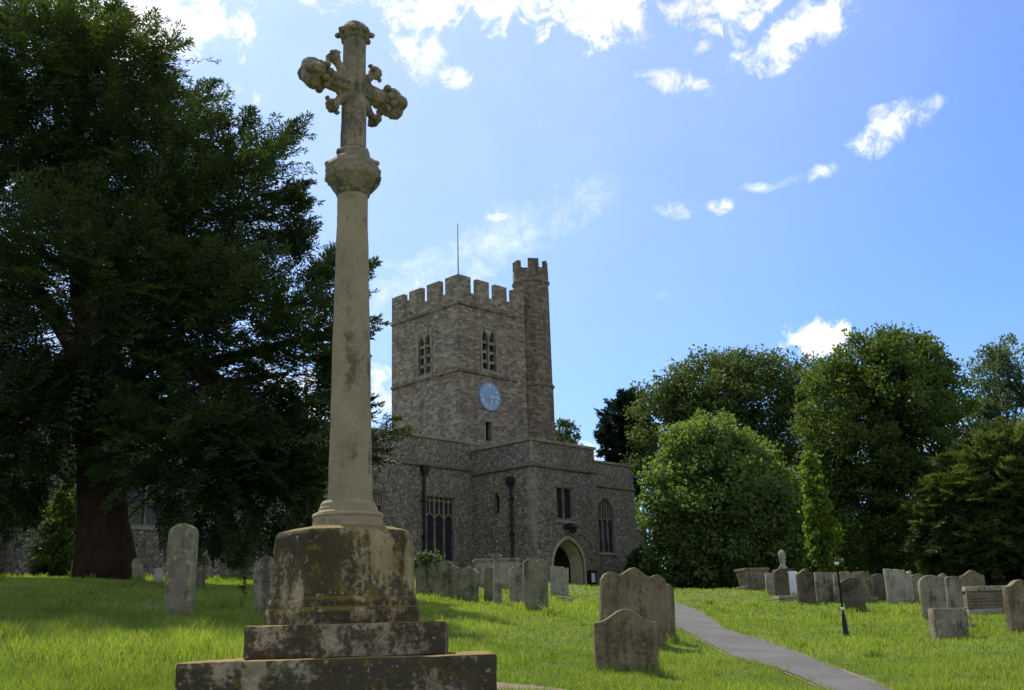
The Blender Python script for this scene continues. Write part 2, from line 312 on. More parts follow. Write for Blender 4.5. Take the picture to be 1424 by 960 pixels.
# ------------------------------------------------------------------ object helpers
def tag(o, label=None, cat=None, group=None, kind=None):
    if label: o['label'] = label
    if cat: o['category'] = cat
    if group: o['group'] = group
    if kind: o['kind'] = kind
    return o
def empty(name, loc=(0, 0, 0), rz=0):
    o = bpy.data.objects.new(name, None); COL.objects.link(o); o.location = loc; o.rotation_euler = (0, 0, rz); o.empty_display_size = .3; return o
def link(name, me, mats, parent=None, loc=None, smooth=False):
    o = bpy.data.objects.new(name, me); COL.objects.link(o)
    for m in (mats if isinstance(mats, (list, tuple)) else [mats]): me.materials.append(m)
    if parent is not None: o.parent = parent
    if loc is not None: o.location = loc
    if smooth: me.polygons.foreach_set('use_smooth', np.ones(len(me.polygons), bool))
    return o
def np_mesh(name, V, loops, sizes, tint=None):
    me = bpy.data.meshes.new(name); V = np.asarray(V, np.float32); loops = np.asarray(loops, np.int32); sizes = np.asarray(sizes, np.int32)
    me.vertices.add(len(V)); me.vertices.foreach_set('co', V.ravel())
    me.loops.add(len(loops)); me.loops.foreach_set('vertex_index', loops)
    me.polygons.add(len(sizes)); me.polygons.foreach_set('loop_start', np.concatenate([[0], np.cumsum(sizes)[:-1]]).astype(np.int32))
    me.update(calc_edges=True)
    if tint is not None:
        a = me.attributes.new('tint', 'FLOAT', 'FACE'); a.data.foreach_set('value', np.asarray(tint, np.float32))
    me.validate(); return me
class MB:
    def __init__(s): s.v = []; s.f = []
    def add(s, vs, fs):
        o = len(s.v); s.v += [tuple(p) for p in vs]; s.f += [tuple(i + o for i in f) for f in fs]; return s
    def box(s, x0, x1, y0, y1, z0, z1):
        return s.add([(x0, y0, z0), (x1, y0, z0), (x1, y1, z0), (x0, y1, z0), (x0, y0, z1), (x1, y0, z1), (x1, y1, z1), (x0, y1, z1)],
                     [(0, 3, 2, 1), (4, 5, 6, 7), (0, 1, 5, 4), (1, 2, 6, 5), (2, 3, 7, 6), (3, 0, 4, 7)])
    def lathe(s, prof, n=16, c=(0, 0), a0=0., sx=1, sy=1):
        vs = []; fs = []
        for (r, z) in prof:
            for k in range(n):
                a = a0 + 2 * math.pi * k / n; vs.append((c[0] + r * math.cos(a) * sx, c[1] + r * math.sin(a) * sy, z))
        m = len(prof)
        for i in range(m - 1):
            for k in range(n):
                k2 = (k + 1) % n; fs.append((i * n + k, i * n + k2, (i + 1) * n + k2, (i + 1) * n + k))
        fs.append(tuple(range(n))[::-1]); fs.append(tuple((m - 1) * n + k for k in range(n)))
        return s.add(vs, fs)
    def tube(s, pts, rad, n=8):
        pts = [Vector(p) for p in pts]; vs = []; fs = []; m = len(pts)
        if not hasattr(rad, '__len__'): rad = [rad] * m
        ref = None
        for i, p in enumerate(pts):
            t = (pts[min(i + 1, m - 1)] - pts[max(i - 1, 0)]).normalized()
            if ref is None: ref = Vector((1, 0, 0)) if abs(t.x) < .8 else Vector((0, 1, 0))
            x = (ref - t * ref.dot(t)).normalized(); y = t.cross(x); ref = x
            for k in range(n):
                a = 2 * math.pi * k / n; vs.append(p + (x * math.cos(a) + y * math.sin(a)) * rad[i])
        for i in range(m - 1):
            for k in range(n):
                k2 = (k + 1) % n; fs.append((i * n + k, i * n + k2, (i + 1) * n + k2, (i + 1) * n + k))
        fs.append(tuple(range(n))[::-1]); fs.append(tuple((m - 1) * n + k for k in range(n)))
        return s.add(vs, fs)
    def mesh(s, name):
        me = bpy.data.meshes.new(name); me.from_pydata(s.v, [], s.f); me.update(); return me
    def build(s, name, mat, parent=None, loc=None, smooth=False, bevel=0):
        me = s.mesh(name); bm = bmesh.new(); bm.from_mesh(me)
        bmesh.ops.recalc_face_normals(bm, faces=bm.faces)
        if bevel:
            es = [e for e in bm.edges if len(e.link_faces) == 2 and e.calc_face_angle(0) > .5]
            bmesh.ops.bevel(bm, geom=es, offset=bevel, segments=2, profile=.6, affect='EDGES', clamp_overlap=True)
        bm.to_mesh(me); bm.free()
        return link(name, me, mat, parent, loc, smooth)
def shade_auto(o, ang=.6):
    me = o.data; bm = bmesh.new(); bm.from_mesh(me)
    for f in bm.faces: f.smooth = True
    for e in bm.edges:
        if len(e.link_faces) == 2 and e.calc_face_angle(0) > ang: e.smooth = False
    bm.to_mesh(me); bm.free(); return o
def erode(o, sub=2, amp=.01, sc_=6, seed=0):
    """cut a stone finer and move its surface in and out, so that edges are worn"""
    from mathutils import noise as N
    bm = bmesh.new(); bm.from_mesh(o.data)
    bmesh.ops.triangulate(bm, faces=[f for f in bm.faces if len(f.verts) > 4])
    for k in range(sub):
        L = [e for e in bm.edges if e.calc_length() > .05]
        bmesh.ops.subdivide_edges(bm, edges=L, cuts=1, use_grid_fill=True)
    bm.normal_update()
    for v in bm.verts:
        p = v.co * sc_ + Vector((seed * 3.1, seed * 1.7, 0))
        v.co += v.normal * amp * (N.noise(p) + .5 * N.noise(p * 2.7))
    bm.to_mesh(o.data); bm.free(); return o

# ------------------------------------------------------------------ ground, path
def axis(a, b, fine, lo, hi, grow=1.35):
    L = list(np.arange(lo, hi + 1e-6, fine)); s = fine; x = lo; left = []
    while x > a: s *= grow; x -= s; left.append(x)
    s = fine; x = hi; right = []
    while x < b: s *= grow; x += s; right.append(x)
    return np.array(left[::-1] + L + right)
def build_ground():
    xs = axis(-900, 900, .5, -40, 38); ys = axis(-60, 1800, .5, -4, 80)
    X, Y = np.meshgrid(xs, ys); Z = gz(X, Y)
    V = np.stack([X, Y, Z], -1).reshape(-1, 3); nx = len(xs); ny = len(ys)
    i, j = np.meshgrid(np.arange(nx - 1), np.arange(ny - 1)); a = (j * nx + i).ravel()
    L = np.stack([a, a + 1, a + 1 + nx, a + nx], 1).ravel()
    me = np_mesh('ground', V, L, np.full(len(a), 4))
    m, nt, b = new_mat('lawn_soil'); v = coords(nt, False)
    c = nt.ramp(nt.noise(v, 1.2, 8, .65), [(.3, (.085, .13, .012)), (.55, (.13, .19, .018)), (.75, (.19, .23, .03))])
    c = nt.mix(nt.math('MULTIPLY', nt.step(nt.noise(v, 7, 6, .7), .55, .75), .5), c, (.045, .06, .012))
    nt.l.new(c, b.inputs['Base Color']); bump(nt, b, nt.noise(v, 40, 5, .7), 1, .05)
    o = link('ground', me, m, smooth=True); tag(o, kind='structure'); return o
build_ground()

PATH_R = [(1330, 1010), (1231, 957), (1167, 934), (1118, 913), (1061, 892), (1008, 878), (984, 858), (966, 847), (945, 840), (918, 836), (890, 834)]
PATH_L = [(1215, 1010), (1139, 955), (1090, 934), (1022, 917), (973, 890), (955, 882), (941, 872), (930, 858), (914, 848), (885, 842)]
def polyline(px): return [hit(*p) for p in px]
PR, PL_ = polyline(PATH_R), polyline(PATH_L)
# carry on towards the camera
for Q in (PR, PL_):
    d = (Q[0] - Q[2]); d.z = 0; d.normalize()
    for k in range(2):
        p = Q[0] + d * 2.5; Q.insert(0, p)
def resample(P, n):
    P = np.array([(p.x, p.y) for p in P]); s = np.concatenate([[0], np.cumsum(np.linalg.norm(np.diff(P, axis=0), axis=1))])
    for _ in range(2):
        pass
    t = np.linspace(0, s[-1], n); Q = np.stack([np.interp(t, s, P[:, k]) for k in (0, 1)], 1)
    for _ in range(6): Q[1:-1] = (Q[:-2] + 2 * Q[1:-1] + Q[2:]) / 4
    return Q
NP = 120
QR, QL = resample(PR, NP), resample(PL_, NP)
def strip(A, B, dz, cols, name, mat):
    V = []
    for a, b in zip(A, B):
        for k in range(cols + 1):
            p = a + (b - a) * k / cols; V.append((p[0], p[1], 0))
    V = np.array(V); V[:, 2] = gz(V[:, 0], V[:, 1]) + dz
    n = len(A); L = []
    for i in range(n - 1):
        for k in range(cols):
            a = i * (cols + 1) + k; L += [a, a + 1, a + cols + 2, a + cols + 1]
    me = np_mesh(name, V, L, np.full((n - 1) * cols, 4)); o = link(name, me, mat, smooth=True); return tag(o, kind='structure')
def asphalt():
    m, nt, b = new_mat('worn_asphalt'); v = coords(nt, False)
    c = nt.ramp(nt.noise(v, 1.1, 7, .6), [(.3, (.066, .063, .059)), (.7, (.112, .107, .099))])
    c = nt.mix(.6, c, nt.ramp(nt.noise(v, 90, 4, .7), [(.3, .2), (.7, .8)]), 'OVERLAY')
    c = nt.mix(nt.math('MULTIPLY', nt.step(nt.noise(v, 2.6, 8, .7), .6, .72), .6), c, (.16, .13, .085))
    nt.l.new(c, b.inputs['Base Color']); bump(nt, b, nt.noise(v, 120, 3), .5, .01); return m
def soil():
    m, nt, b = new_mat('dry_earth_edge'); v = coords(nt, False)
    c = nt.ramp(nt.noise(v, 5, 8, .7), [(.3, (.12, .09, .055)), (.7, (.27, .20, .13))])
    nt.l.new(c, b.inputs['Base Color']); bump(nt, b, nt.noise(v, 40, 5, .7), .8, .03); return m
M['asphalt'] = asphalt(); M['soil'] = soil()
mid = (QR + QL) / 2
wob = np.interp(np.arange(NP), np.arange(0, NP, 3), RG.normal(0, .04, len(range(0, NP, 3))))[:, None]
dirn = (QR - QL) / np.linalg.norm(QR - QL, axis=1, keepdims=True)
strip(QL, QR, .03, 6, 'path', M['asphalt'])
strip(QL - dirn * (.07 + wob), QR + dirn * (.13 + wob), .016, 8, 'path_edge', M['soil'])
def near_path(x, y, margin=0.):
    poly = np.concatenate([QL - dirn * margin, (QR + dirn * margin)[::-1]]); ok = np.zeros(len(x), bool)
    a = poly; b = np.roll(poly, -1, 0)
    for (x0, y0), (x1, y1) in zip(a, b):
        if y0 == y1: continue
        c = ((y0 > y) != (y1 > y)) & (x < (x1 - x0) * (y - y0) / (y1 - y0) + x0); ok ^= c
    return ok

# ------------------------------------------------------------------ church
YAW = math.radians(44.5)
E_ = Vector((math.sin(YAW), math.cos(YAW), 0)); L_ = Vector((-math.cos(YAW), math.sin(YAW), 0))
PC = Vector((.744, 52, 0)); PD = 4.208
A0 = PC + L_ * PD
def loc_uvw(P): P = Vector(P); q = P - A0; return (q.dot(E_), q.dot(L_), P.z)
def on_v(px, py, v):      # pixel -> (u, w) on the plane v = const
    d = ray(px, py); t = (v - (EYE - A0).dot(L_)) / d.dot(L_); P = EYE + d * t; q = loc_uvw(P); return q[0], q[2]
def on_u(px, py, u):      # pixel -> (v, w) on the plane u = const
    d = ray(px, py); t = (u - (EYE - A0).dot(E_)) / d.dot(E_); P = EYE + d * t; q = loc_uvw(P); return q[1], q[2]
church = empty('church', (A0.x, A0.y, 0), math.pi / 2 - YAW)
tag(church, 'flint parish church with two storey porch and battlemented square stone tower', 'church')
Z0 = EYE.z
PT, PS, AT, AS = 9.385 + Z0, 8.242 + Z0, 9.779 + Z0, 8.479 + Z0
TM, TS, TT = 15.07 + Z0, 19.102 + Z0, 20.842 + Z0
PB = 4.773
def arch(u0, u1, w0, ws, wt, n=8):
    c = (u0 + u1) / 2; pts = [(u0, w0), (u0, ws)]
    h = (u1 - u0) / 2; H = wt - ws
    # pointed arch of two arcs
    R = (h * h + H * H) / (2 * h)
    for k in range(1, n):
        a = k / n * math.asin(min(1, H / R)); pts.append((u0 + R - R * math.cos(a), ws + R * math.sin(a)))
    pts.append((c, wt))
    for k in range(n - 1, 0, -1):
        a = k / n * math.asin(min(1, H / R)); pts.append((u1 - R + R * math.cos(a), ws + R * math.sin(a)))
    pts += [(u1, ws), (u1, w0)]; return pts
def rect(a0, a1, w0, w1): return [(a0, w0), (a0, w1), (a1, w1), (a1, w0)]
def wall(name, outer, holes, fmap, depth_, mat, parent, reveal=.32):
    """a wall face with openings and reveals; fmap(a, w, d) -> local point, d = depth into the wall"""
    loops = [[Vector((p[0], p[1], 0)) for p in outer]] + [[Vector((p[0], p[1], 0)) for p in h] for h in holes]
    tri = geometry.tessellate_polygon(loops); flat = [p for l in loops for p in l]
    mb = MB(); mb.add([fmap(p.x, p.y, 0) for p in flat], [tuple(t) for t in tri])
    mb.add([fmap(p.x, p.y, depth_) for p in flat], [tuple(t) for t in tri])
    for li, l in enumerate(loops):
        n = len(l); vs = [fmap(p.x, p.y, 0) for p in l] + [fmap(p.x, p.y, depth_) for p in l]
        mb.add(vs, [(k, (k + 1) % n, n + (k + 1) % n, n + k) for k in range(n)])
    me = mb.mesh(name); bm = bmesh.new(); bm.from_mesh(me); bmesh.ops.remove_doubles(bm, verts=bm.verts, dist=1e-5)
    bmesh.ops.recalc_face_normals(bm, faces=bm.faces); bm.to_mesh(me); bm.free()
    return link(name, me, mat, parent)
fv = lambda v0: (lambda a, w, d: (a, v0 + d, w))          # face looking to -v
fu = lambda u0: (lambda a, w, d: (u0 + d, a, w))          # face looking to -u
# --- openings
def pxrect_v(x0, y0, x1, y1, v):
    u0, wa = on_v(x0, y0, v); u1, wb = on_v(x1, y0, v); _, wc = on_v(x0, y1, v); _, wd = on_v(x1, y1, v)
    return u0, u1, (wc + wd) / 2, (wa + wb) / 2
def pxrect_u(x0, y0, x1, y1, u):
    v0, wa = on_u(x0, y0, u); v1, wb = on_u(x1, y0, u); _, wc = on_u(x0, y1, u); _, wd = on_u(x1, y1, u)
    return min(v0, v1), max(v0, v1), (wc + wd) / 2, (wa + wb) / 2
def window_lights(parent, name, r, fmap, lights, style, label=None, frame=.11, recess=.16, bar=.09):
    """stone frame, mullions with arched heads, dark leaded glass; r = (a0, a1, w0, w1); fmap as in wall()"""
    a0, a1, w0, w1 = r
    mb = MB()
    def bar_(p, q, wd, d0=recess - .05, d1=recess + .1):
        p = Vector((p[0], p[1], 0)); q = Vector((q[0], q[1], 0)); t = (q - p).normalized(); nrm = Vector((-t.y, t.x, 0)) * wd / 2
        c = [p + nrm, q + nrm, q - nrm, p - nrm]
        mb.add([fmap(k.x, k.y, d0) for k in c] + [fmap(k.x, k.y, d1) for k in c], [(0, 1, 2, 3), (4, 7, 6, 5), (0, 4, 5, 1), (1, 5, 6, 2), (2, 6, 7, 3), (3, 7, 4, 0)])
    def poly_(pts, wd, **k):
        for p, q in zip(pts[:-1], pts[1:]): bar_(p, q, wd, **k)
    W = a1 - a0; lw = W / lights
    if style == 'square':
        poly_([(a0, w0), (a0, w1), (a1, w1), (a1, w0), (a0, w0)], frame, d0=.03, d1=recess + .12)
        heads = w1 - (w1 - w0) * (.36 if lights > 2 else .12)
    else:
        poly_(arch(a0, a1, w0, w1 - W * .62, w1), frame, d0=.03, d1=recess + .12); heads = w0 + (w1 - w0) * .55
    for k in range(lights):
        x0, x1 = a0 + k * lw, a0 + (k + 1) * lw
        if k: bar_((x0, w0), (x0, w1 - (0 if style == 'square' else W * .12)), bar)
        poly_(arch(x0, x1, heads - lw * .2, heads - lw * .2, heads + lw * .45, 5), bar * .7)
        if (w1 - heads) > .35 * lw + .3:
            xm = (x0 + x1) / 2
            bar_((xm, heads + lw * .45), (xm, w1 - (0.05 if style == 'square' else W * .2)), bar * .7)
            for q0, q1 in ((x0, xm), (xm, x1)): poly_(arch(q0, q1, w1 - lw * .75, w1 - lw * .75, w1 - lw * .3, 4), bar * .5)
    o = mb.build(name, M['tracery'], parent)
    if label: o['label'] = label
    g = MB(); pts = [(a0, w0), (a0, w1), (a1, w1), (a1, w0)] if style == 'square' else arch(a0, a1, w0, w1 - W * .62, w1)
    n = len(pts); g.add([fmap(p[0], p[1], recess + .04) for p in pts] + [fmap(p[0], p[1], recess + .06) for p in pts], [tuple(range(n)), tuple(range(2 * n - 1, n - 1, -1))] + [(k, (k + 1) % n, n + (k + 1) % n, n + k) for k in range(n)])
    g.build('glass', M['glass'], o)
    # projecting sill
    s = MB(); P = [fmap(a0 - .15, w0 - .16, -.07), fmap(a1 + .15, w0 - .16, -.07), fmap(a1 + .15, w0 - .16, .1), fmap(a0 - .15, w0 - .16, .1), fmap(a0 - .15, w0 - .04, -.04), fmap(a1 + .15, w0 - .04, -.04), fmap(a1 + .15, w0 + .0, .1), fmap(a0 - .15, w0 + .0, .1)]
    s.add(P, [(0, 3, 2, 1), (4, 5, 6, 7), (0, 1, 5, 4), (1, 2, 6, 5), (2, 3, 7, 6), (3, 0, 4, 7)]); s.build('sill', M['ashlar'], o)
    return o

UL, UE = -34.0, 13.135
# aisle (v = 0 plane)
rw_big = pxrect_v(593, 690, 632, 781, 0); rw_small = pxrect_v(514, 683, 533, 742, 0)
re = pxrect_v(830, 692, 852, 768, 0)
rl1 = (-25.2, -23.2, 6.2, 8.4); rl2 = (-18.6, -16.4, 6.2, 8.6)
holes = [rect(*rw_big), rect(*rw_small), rect(*rl1), rect(*rl2)]
o = wall('aisle_wall', [(UL, -1.5), (UL, AT), (-.0, AT), (-.0, -1.5)], holes, fv(0), .7, M['flint'], church)
u_end = on_v(908, 812, 0)[0]; u_top = on_v(881, 672, 0)[0]; u_mid = on_v(893, 715, 0)[0]
w_mid = on_v(893, 715, 0)[1]; w_low = on_v(908, 790, 0)[1]
aw = arch(re[0], re[1], re[2], re[3] - (re[1] - re[0]) * .62, re[3])
o = wall('east_aisle_wall', [(PB, -1.5), (PB, AT), (UE, AT), (u_top, AS + .2), (u_top + .1, AS - .6), (u_mid, w_mid), (u_end, w_low), (u_end + .1, -1.5)], [aw], fv(0), .9, M['flint'], church)
window_lights(church, 'window', rw_big, fv(0), 3, 'square', 'tall square headed window of three lights with tracery')
window_lights(church, 'window', rw_small, fv(0), 3, 'square', 'smaller square headed window behind the cross shaft')
window_lights(church, 'window', rl1, fv(0), 2, 'square'); window_lights(church, 'window', rl2, fv(0), 2, 'square')
window_lights(church, 'window', re, fv(0), 3, 'arch', 'pointed arch window right of the porch')
# end, back and roof of the nave block
mb = MB(); mb.box(UL, UE - .1, .75, 14, -1.5, AT - .45); mb.build('nave', M['flint'], church)
mb = MB(); mb.box(UL + .02, UE - .12, .72, 12.98, AT - .447, AT - .40); mb.build('roof', M['lead'], church)
def course(name, a0, a1, v0, w, mat=None, proud=.09, h=.16, plane='v'):
    mb = MB()
    prof = [(-proud, w), (-proud, w + h * .35), (-.005, w + h), (.05, w + h), (.05, w - .05), (-.005, w - .05)]
    for a in (a0, a1):
        mb.v += [((a, v0 + p[0], p[1]) if plane == 'v' else (v0 + p[0], a, p[1])) for p in prof]
    n = len(prof); mb.f += [tuple(range(n)), tuple(range(2 * n - 1, n - 1, -1))] + [(k, (k + 1) % n, n + (k + 1) % n, n + k) for k in range(n)]
    return mb.build(name, mat or M['course'], church)
course('string_course', UL, -.1, 0, AS - .1); course('string_course', PB + .1, u_top + .05, 0, AS - .1)
def coping(a0, a1, b0, b1, w, h=.13):
    mb = MB(); mb.box(a0, a1, b0, b1, w, w + h); return mb.build('coping', M['ashlar'], church, bevel=.03)
coping(UL, -.16, -.08, .76, AT + .002); coping(PB + .16, UE + .05, -.08, .96, AT + .002)
# porch
pw = pxrect_v(773, 677, 797, 723, -PD)
pd0, pd1 = on_v(769, 790, -PD)[0], on_v(812, 790, -PD)[0]
dtop = on_v(791, 750, -PD)[1]; dspr = on_v(769, 788, -PD)[1]; dbot = -1.5
door = arch(pd0, pd1, dbot, dspr, dtop)
wall('porch_front', [(0, -1.5), (0, PT), (PB, PT), (PB, -1.5)], [rect(*pw), door], fv(-PD), .6, M['flint'], church)
lan = pxrect_u(687, 686, 694, 714, 0)
lanr = arch(lan[0], lan[1], lan[2], lan[3] - .2, lan[3])
wall('porch_side', [(-PD + .6, -1.5), (-PD + .6, PT), (-.0, PT), (-.0, -1.5)], [lanr], fu(0), .5, M['flint'], church)
mb = MB(); mb.box(PB - .5, PB, -PD + .6, -.002, -1.5, PT); mb.build('porch_side', M['flint'], church)
mb = MB(); mb.box(.5, PB - .5, -PD + .6, -.01, PT - .5, PT - .4); mb.build('porch_roof', M['lead'], church)
mb = MB(); mb.box(.5, PB - .5, -PD + .6, -.01, dtop + .35, dtop + .5); mb.build('porch_ceiling', M['dark'], church)
mb = MB(); mb.box(lan[0] + .01 - .1, lan[1] + .1, 0, 0, 0, 0) if False else None
lg = MB(); lg.box(.2, .23, lan[0] - .05, lan[1] + .05, lan[2] - .05, lan[3] + .05); lg.build('lancet_window', M['glass'], church)
window_lights(church, 'window', pw, fv(-PD), 2, 'square', 'two light upper window over the porch doorway', frame=.14)
# moulded doorway with pale splayed reveal
def doorway():
    mb = MB(); W = pd1 - pd0
    out = arch(pd0 - .12, pd1 + .12, -1.5, dspr, dtop + .17); inn = arch(pd0 + .0, pd1 - .0, -1.5, dspr, dtop); in2 = arch(pd0 + .22, pd1 - .22, -1.5, dspr, dtop - .25)
    f = fv(-PD); n = len(out)
    rows = [[f(p[0], p[1], -.06) for p in out], [f(p[0], p[1], -.06) for p in inn], [f(p[0], p[1], .08) for p in inn], [f(p[0], p[1], .7) for p in in2], [f(p[0], p[1], .7) for p in out]]
    o_ = [[f(p[0], p[1], .0) for p in out]] + rows
    for A, B in zip(o_[:-1], o_[1:]):
        mb.add(A + B, [(k, k + 1, n + k + 1, n + k) for k in range(n - 1)])
    return mb.build('doorway', M['reveal'], church)
doorway()
mb = MB(); mb.box(1.0, PB - 1.0, -.14, -.012, -1.5, dtop - .2); mb.build('door', M['wood'], church)
course('string_course', -.095, PB + .095, -PD, PS - .1); course('string_course', -PD - .0, -.1, 0, PS - .1, plane='u')
mb = MB(); mb.box(-.08, PB + .08, -PD - .08, -PD + .68, PT + .002, PT + .15); mb.box(-.08, .58, -PD + .682, -.09, PT + .002, PT + .15); mb.box(PB - .58, PB + .08, -PD + .682, -.09, PT + .002, PT + .15); mb.build('coping', M['ashlar'], church, bevel=.02)
def quoins(u, v, su, sv, w0, w1, mat, long_=.55, short=.3, hh=.36):
    mb = MB(); w = w0; k = 0
    while w < w1 - .05:
        h = min(hh * rnd.uniform(.8, 1.15), w1 - w); a, b_ = (long_, short) if k % 2 else (short, long_)
        a *= rnd.uniform(.85, 1.15); b_ *= rnd.uniform(.85, 1.15); p = .012 + rnd.random() * .006
        us = sorted((u - su * p, u + su * a)); vs = sorted((v - sv * p, v + sv * b_))
        mb.box(us[0], us[1], vs[0], vs[1], w + .008, w + h - .008); w += h; k += 1
    return mb.build('quoins', mat, church, bevel=.012)
quoins(0, -PD, 1, 1, 2.2, PS - .12, M['ashlar'], .5, .32, .3); quoins(0, -PD, 1, 1, PS + .1, PT, M['ashlar'], .4, .3)
quoins(PB, -PD, -1, 1, 2.2, PS - .12, M['tracery'], .4, .25)
# tower
TU, TV, TL, TR = 3.049, 4.103, 6.151, 4.708
TW_ = TR + 1.5
def merlon_outline(a0, a1, top, n=4, gap=.50, drop=.98):
    W = a1 - a0; m = (W - gap * (n - 1)) / n; pts = []
    for k in range(n):
        x = a0 + k * (m + gap)
        if k: pts += [(x, top - drop), (x, top)]
        else: pts += [(x, top)]
        pts += [(x + m, top)]
        if k < n - 1: pts += [(x + m, top - drop)]
    return pts
def belfry(r, fm):
    a0, a1, w0, w1 = r; g = (a1 - a0) * .14; m_ = (a0 + a1) / 2
    return [arch(a0, m_ - g / 2, w0, w1 - .55, w1, 5), arch(m_ + g / 2, a1, w0, w1 - .55, w1, 5)]
bl = pxrect_u(582, 466, 598.5, 520, TU); br_ = pxrect_v(670, 461, 688.5, 514, TV)
sl = pxrect_v(675, 587, 683, 613, TV)
slr = rect(*sl)
TB = 6.0
wall('tower', [(TV, TB)] + merlon_outline(TV, TV + TL, TT) + [(TV + TL, TB)], belfry(bl, fu), fu(TU), .3, M['rag'], church)['label'] = 'left face of the tower'
wall('tower', [(TU + .3, TB)] + [(TU + .3, TT)] + merlon_outline(TU, TU + TR + .8, TT, 4)[1:] + [(TU + TR + .8, TB)], belfry(br_, fv) + [slr], fv(TV), .3, M['rag'], church)['label'] = 'right face of the tower with clock'
mb = MB()
for (x0, x1, y0, y1) in ((TU + TW_ - .4, TU + TW_, TV + .4, TV + TL), (TU + .4, TU + TW_ - .4, TV + TL - .4, TV + TL)):
    mb.box(x0, x1, y0, y1, TB, TT - .98)
    n = 4; W = (y1 - y0) if x1 - x0 < 1 else (x1 - x0); m_ = (W - .38 * 3) / 4
    for k in range(4):
        s = k * (m_ + .38)
        if x1 - x0 < 1: mb.box(x0, x1, y0 + s, y0 + s + m_, TT - .979, TT)
        else: mb.box(x0 + s, x0 + s + m_, y0, y1, TT - .979, TT)
mb.build('tower', M['rag'], church)
mb = MB(); mb.box(TU + .7, TU + TW_ - .7, TV + .7, TV + TL - .7, TT - 1.7, TT - 1.5); mb.build('tower_roof', M['lead'], church)
for nm, rr, fm in (('belfry_window', bl, fu(TU)), ('belfry_window', br_, fv(TV))):
    a0, a1, w0, w1 = rr; g = (a1 - a0) * .14; m_ = (a0 + a1) / 2
    nrow = 4; louvres = []
    for (p, q) in ((a0, m_ - g / 2), (m_ + g / 2, a1)):
        for k in range(1, nrow):
            w = w0 + (w1 - w0) * k / nrow
            c = [(p, w - .02, .08), (q, w - .02, .08), (q, w + .08, .34), (p, w + .08, .34), (p, w - .2, .08), (q, w - .2, .08), (q, w - .03, .34), (p, w - .03, .34)]
            louvres.append(MB().add([fm(*t) for t in c], [(0, 1, 2, 3), (7, 6, 5, 4), (0, 4, 5, 1), (1, 5, 6, 2), (2, 6, 7, 3), (3, 7, 4, 0)]))
    fr = MB(); e = .16
    for (x0, x1, z0, z1) in ((a0 - e, a0 - .0, w0 - .1, w1 + .15), (a1 + .0, a1 + e, w0 - .1, w1 + .15), (a0 - e, a1 + e, w1 + .152, w1 + .3), (a0 - e, a1 + e, w0 - .25, w0 - .102)):
        c = [(x0, z0, -.05), (x1, z0, -.05), (x1, z1, -.05), (x0, z1, -.05), (x0, z0, .004), (x1, z0, .004), (x1, z1, .004), (x0, z1, .004)]
        fr.add([fm(*t) for t in c], [(0, 1, 2, 3), (7, 6, 5, 4), (0, 4, 5, 1), (1, 5, 6, 2), (2, 6, 7, 3), (3, 7, 4, 0)])
    o = fr.build(nm, M['ashlar'], church)
    for lv in louvres: lv.build('louvre', M['ashlar'], o)
    b = MB(); c = [(a0 - .1, w0 - .1, .55), (a1 + .1, w0 - .1, .55), (a1 + .1, w1 + .1, .55), (a0 - .1, w1 + .1, .55), (a0 - .1, w0 - .1, .6), (a1 + .1, w0 - .1, .6), (a1 + .1, w1 + .1, .6), (a0 - .1, w1 + .1, .6)]
    b.add([fm(*t) for t in c], [(0, 1, 2, 3), (7, 6, 5, 4), (0, 4, 5, 1), (1, 5, 6, 2), (2, 6, 7, 3), (3, 7, 4, 0)]); b.build('backing', M['dark'], o)
mb = MB(); mb.box(sl[0] - .05, sl[1] + .05, TV + .4, TV + .43, sl[2] - .05, sl[3] + .05); mb.build('slit_window', M['dark'], church)
mb = MB(); e = .14
for (x0, x1, z0, z1) in ((sl[0] - e, sl[0] - .002, sl[2], sl[3]), (sl[1] + .002, sl[1] + e, sl[2], sl[3]), (sl[0] - e, sl[1] + e, sl[3] + .002, sl[3] + .2)): mb.box(x0, x1, TV - .02, TV + .05, z0, z1)
mb.build('slit_window_surround', M['ashlar'], church)
for w in (TM - .08, TS - .08):
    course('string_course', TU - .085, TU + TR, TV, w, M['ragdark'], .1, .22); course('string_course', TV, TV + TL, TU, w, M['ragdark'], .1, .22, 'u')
quoins(TU, TV, 1, 1, 10.5, TM - .14, M['rag'], .6, .35, .38); quoins(TU, TV, 1, 1, TM + .16, TS - .14, M['rag'], .6, .35, .38)
# stair turret
ca = on_v(741, 560, TV + .3); tcx, tcy = ca[0] + .42, TV + .55
RT = 1.14; H0, H1 = 6.0, on_v(740, 362, TV)[1]
pr = [(RT * 1.07, H0), (RT * 1.05, TM - .15), (RT * 1.13, TM - .1), (RT * 1.13, TM), (RT * 1.02, TM + .15), (RT * .99, H1 - 1.55), (RT * 1.07, H1 - 1.48), (RT * 1.07, H1 - 1.35), (RT, H1 - 1.25), (RT, H1 - .62), (RT - .3, H1 - .62), (RT - .3, H1 - 1.2)]
mb = MB(); mb.lathe(pr, 10, (tcx, tcy), math.pi / 10)
for k in range(10):
    if k % 2 == 0:
        vs = []
        for z in (H1 - .618, H1):
            for (r, da) in ((RT, -.315), (RT * 1.0, .315), (RT - .3, .315), (RT - .3, -.315)):
                a = (k + .5) * math.pi / 5 + math.pi / 5 * 0 + da * 1.0; vs.append((tcx + r * math.cos(a), tcy + r * math.sin(a), z))
        mb.add(vs, [(0, 1, 2, 3), (4, 7, 6, 5), (0, 4, 5, 1), (1, 5, 6, 2), (2, 6, 7, 3), (3, 7, 4, 0)])
mb.build('stair_turret', M['ragdark'], church)
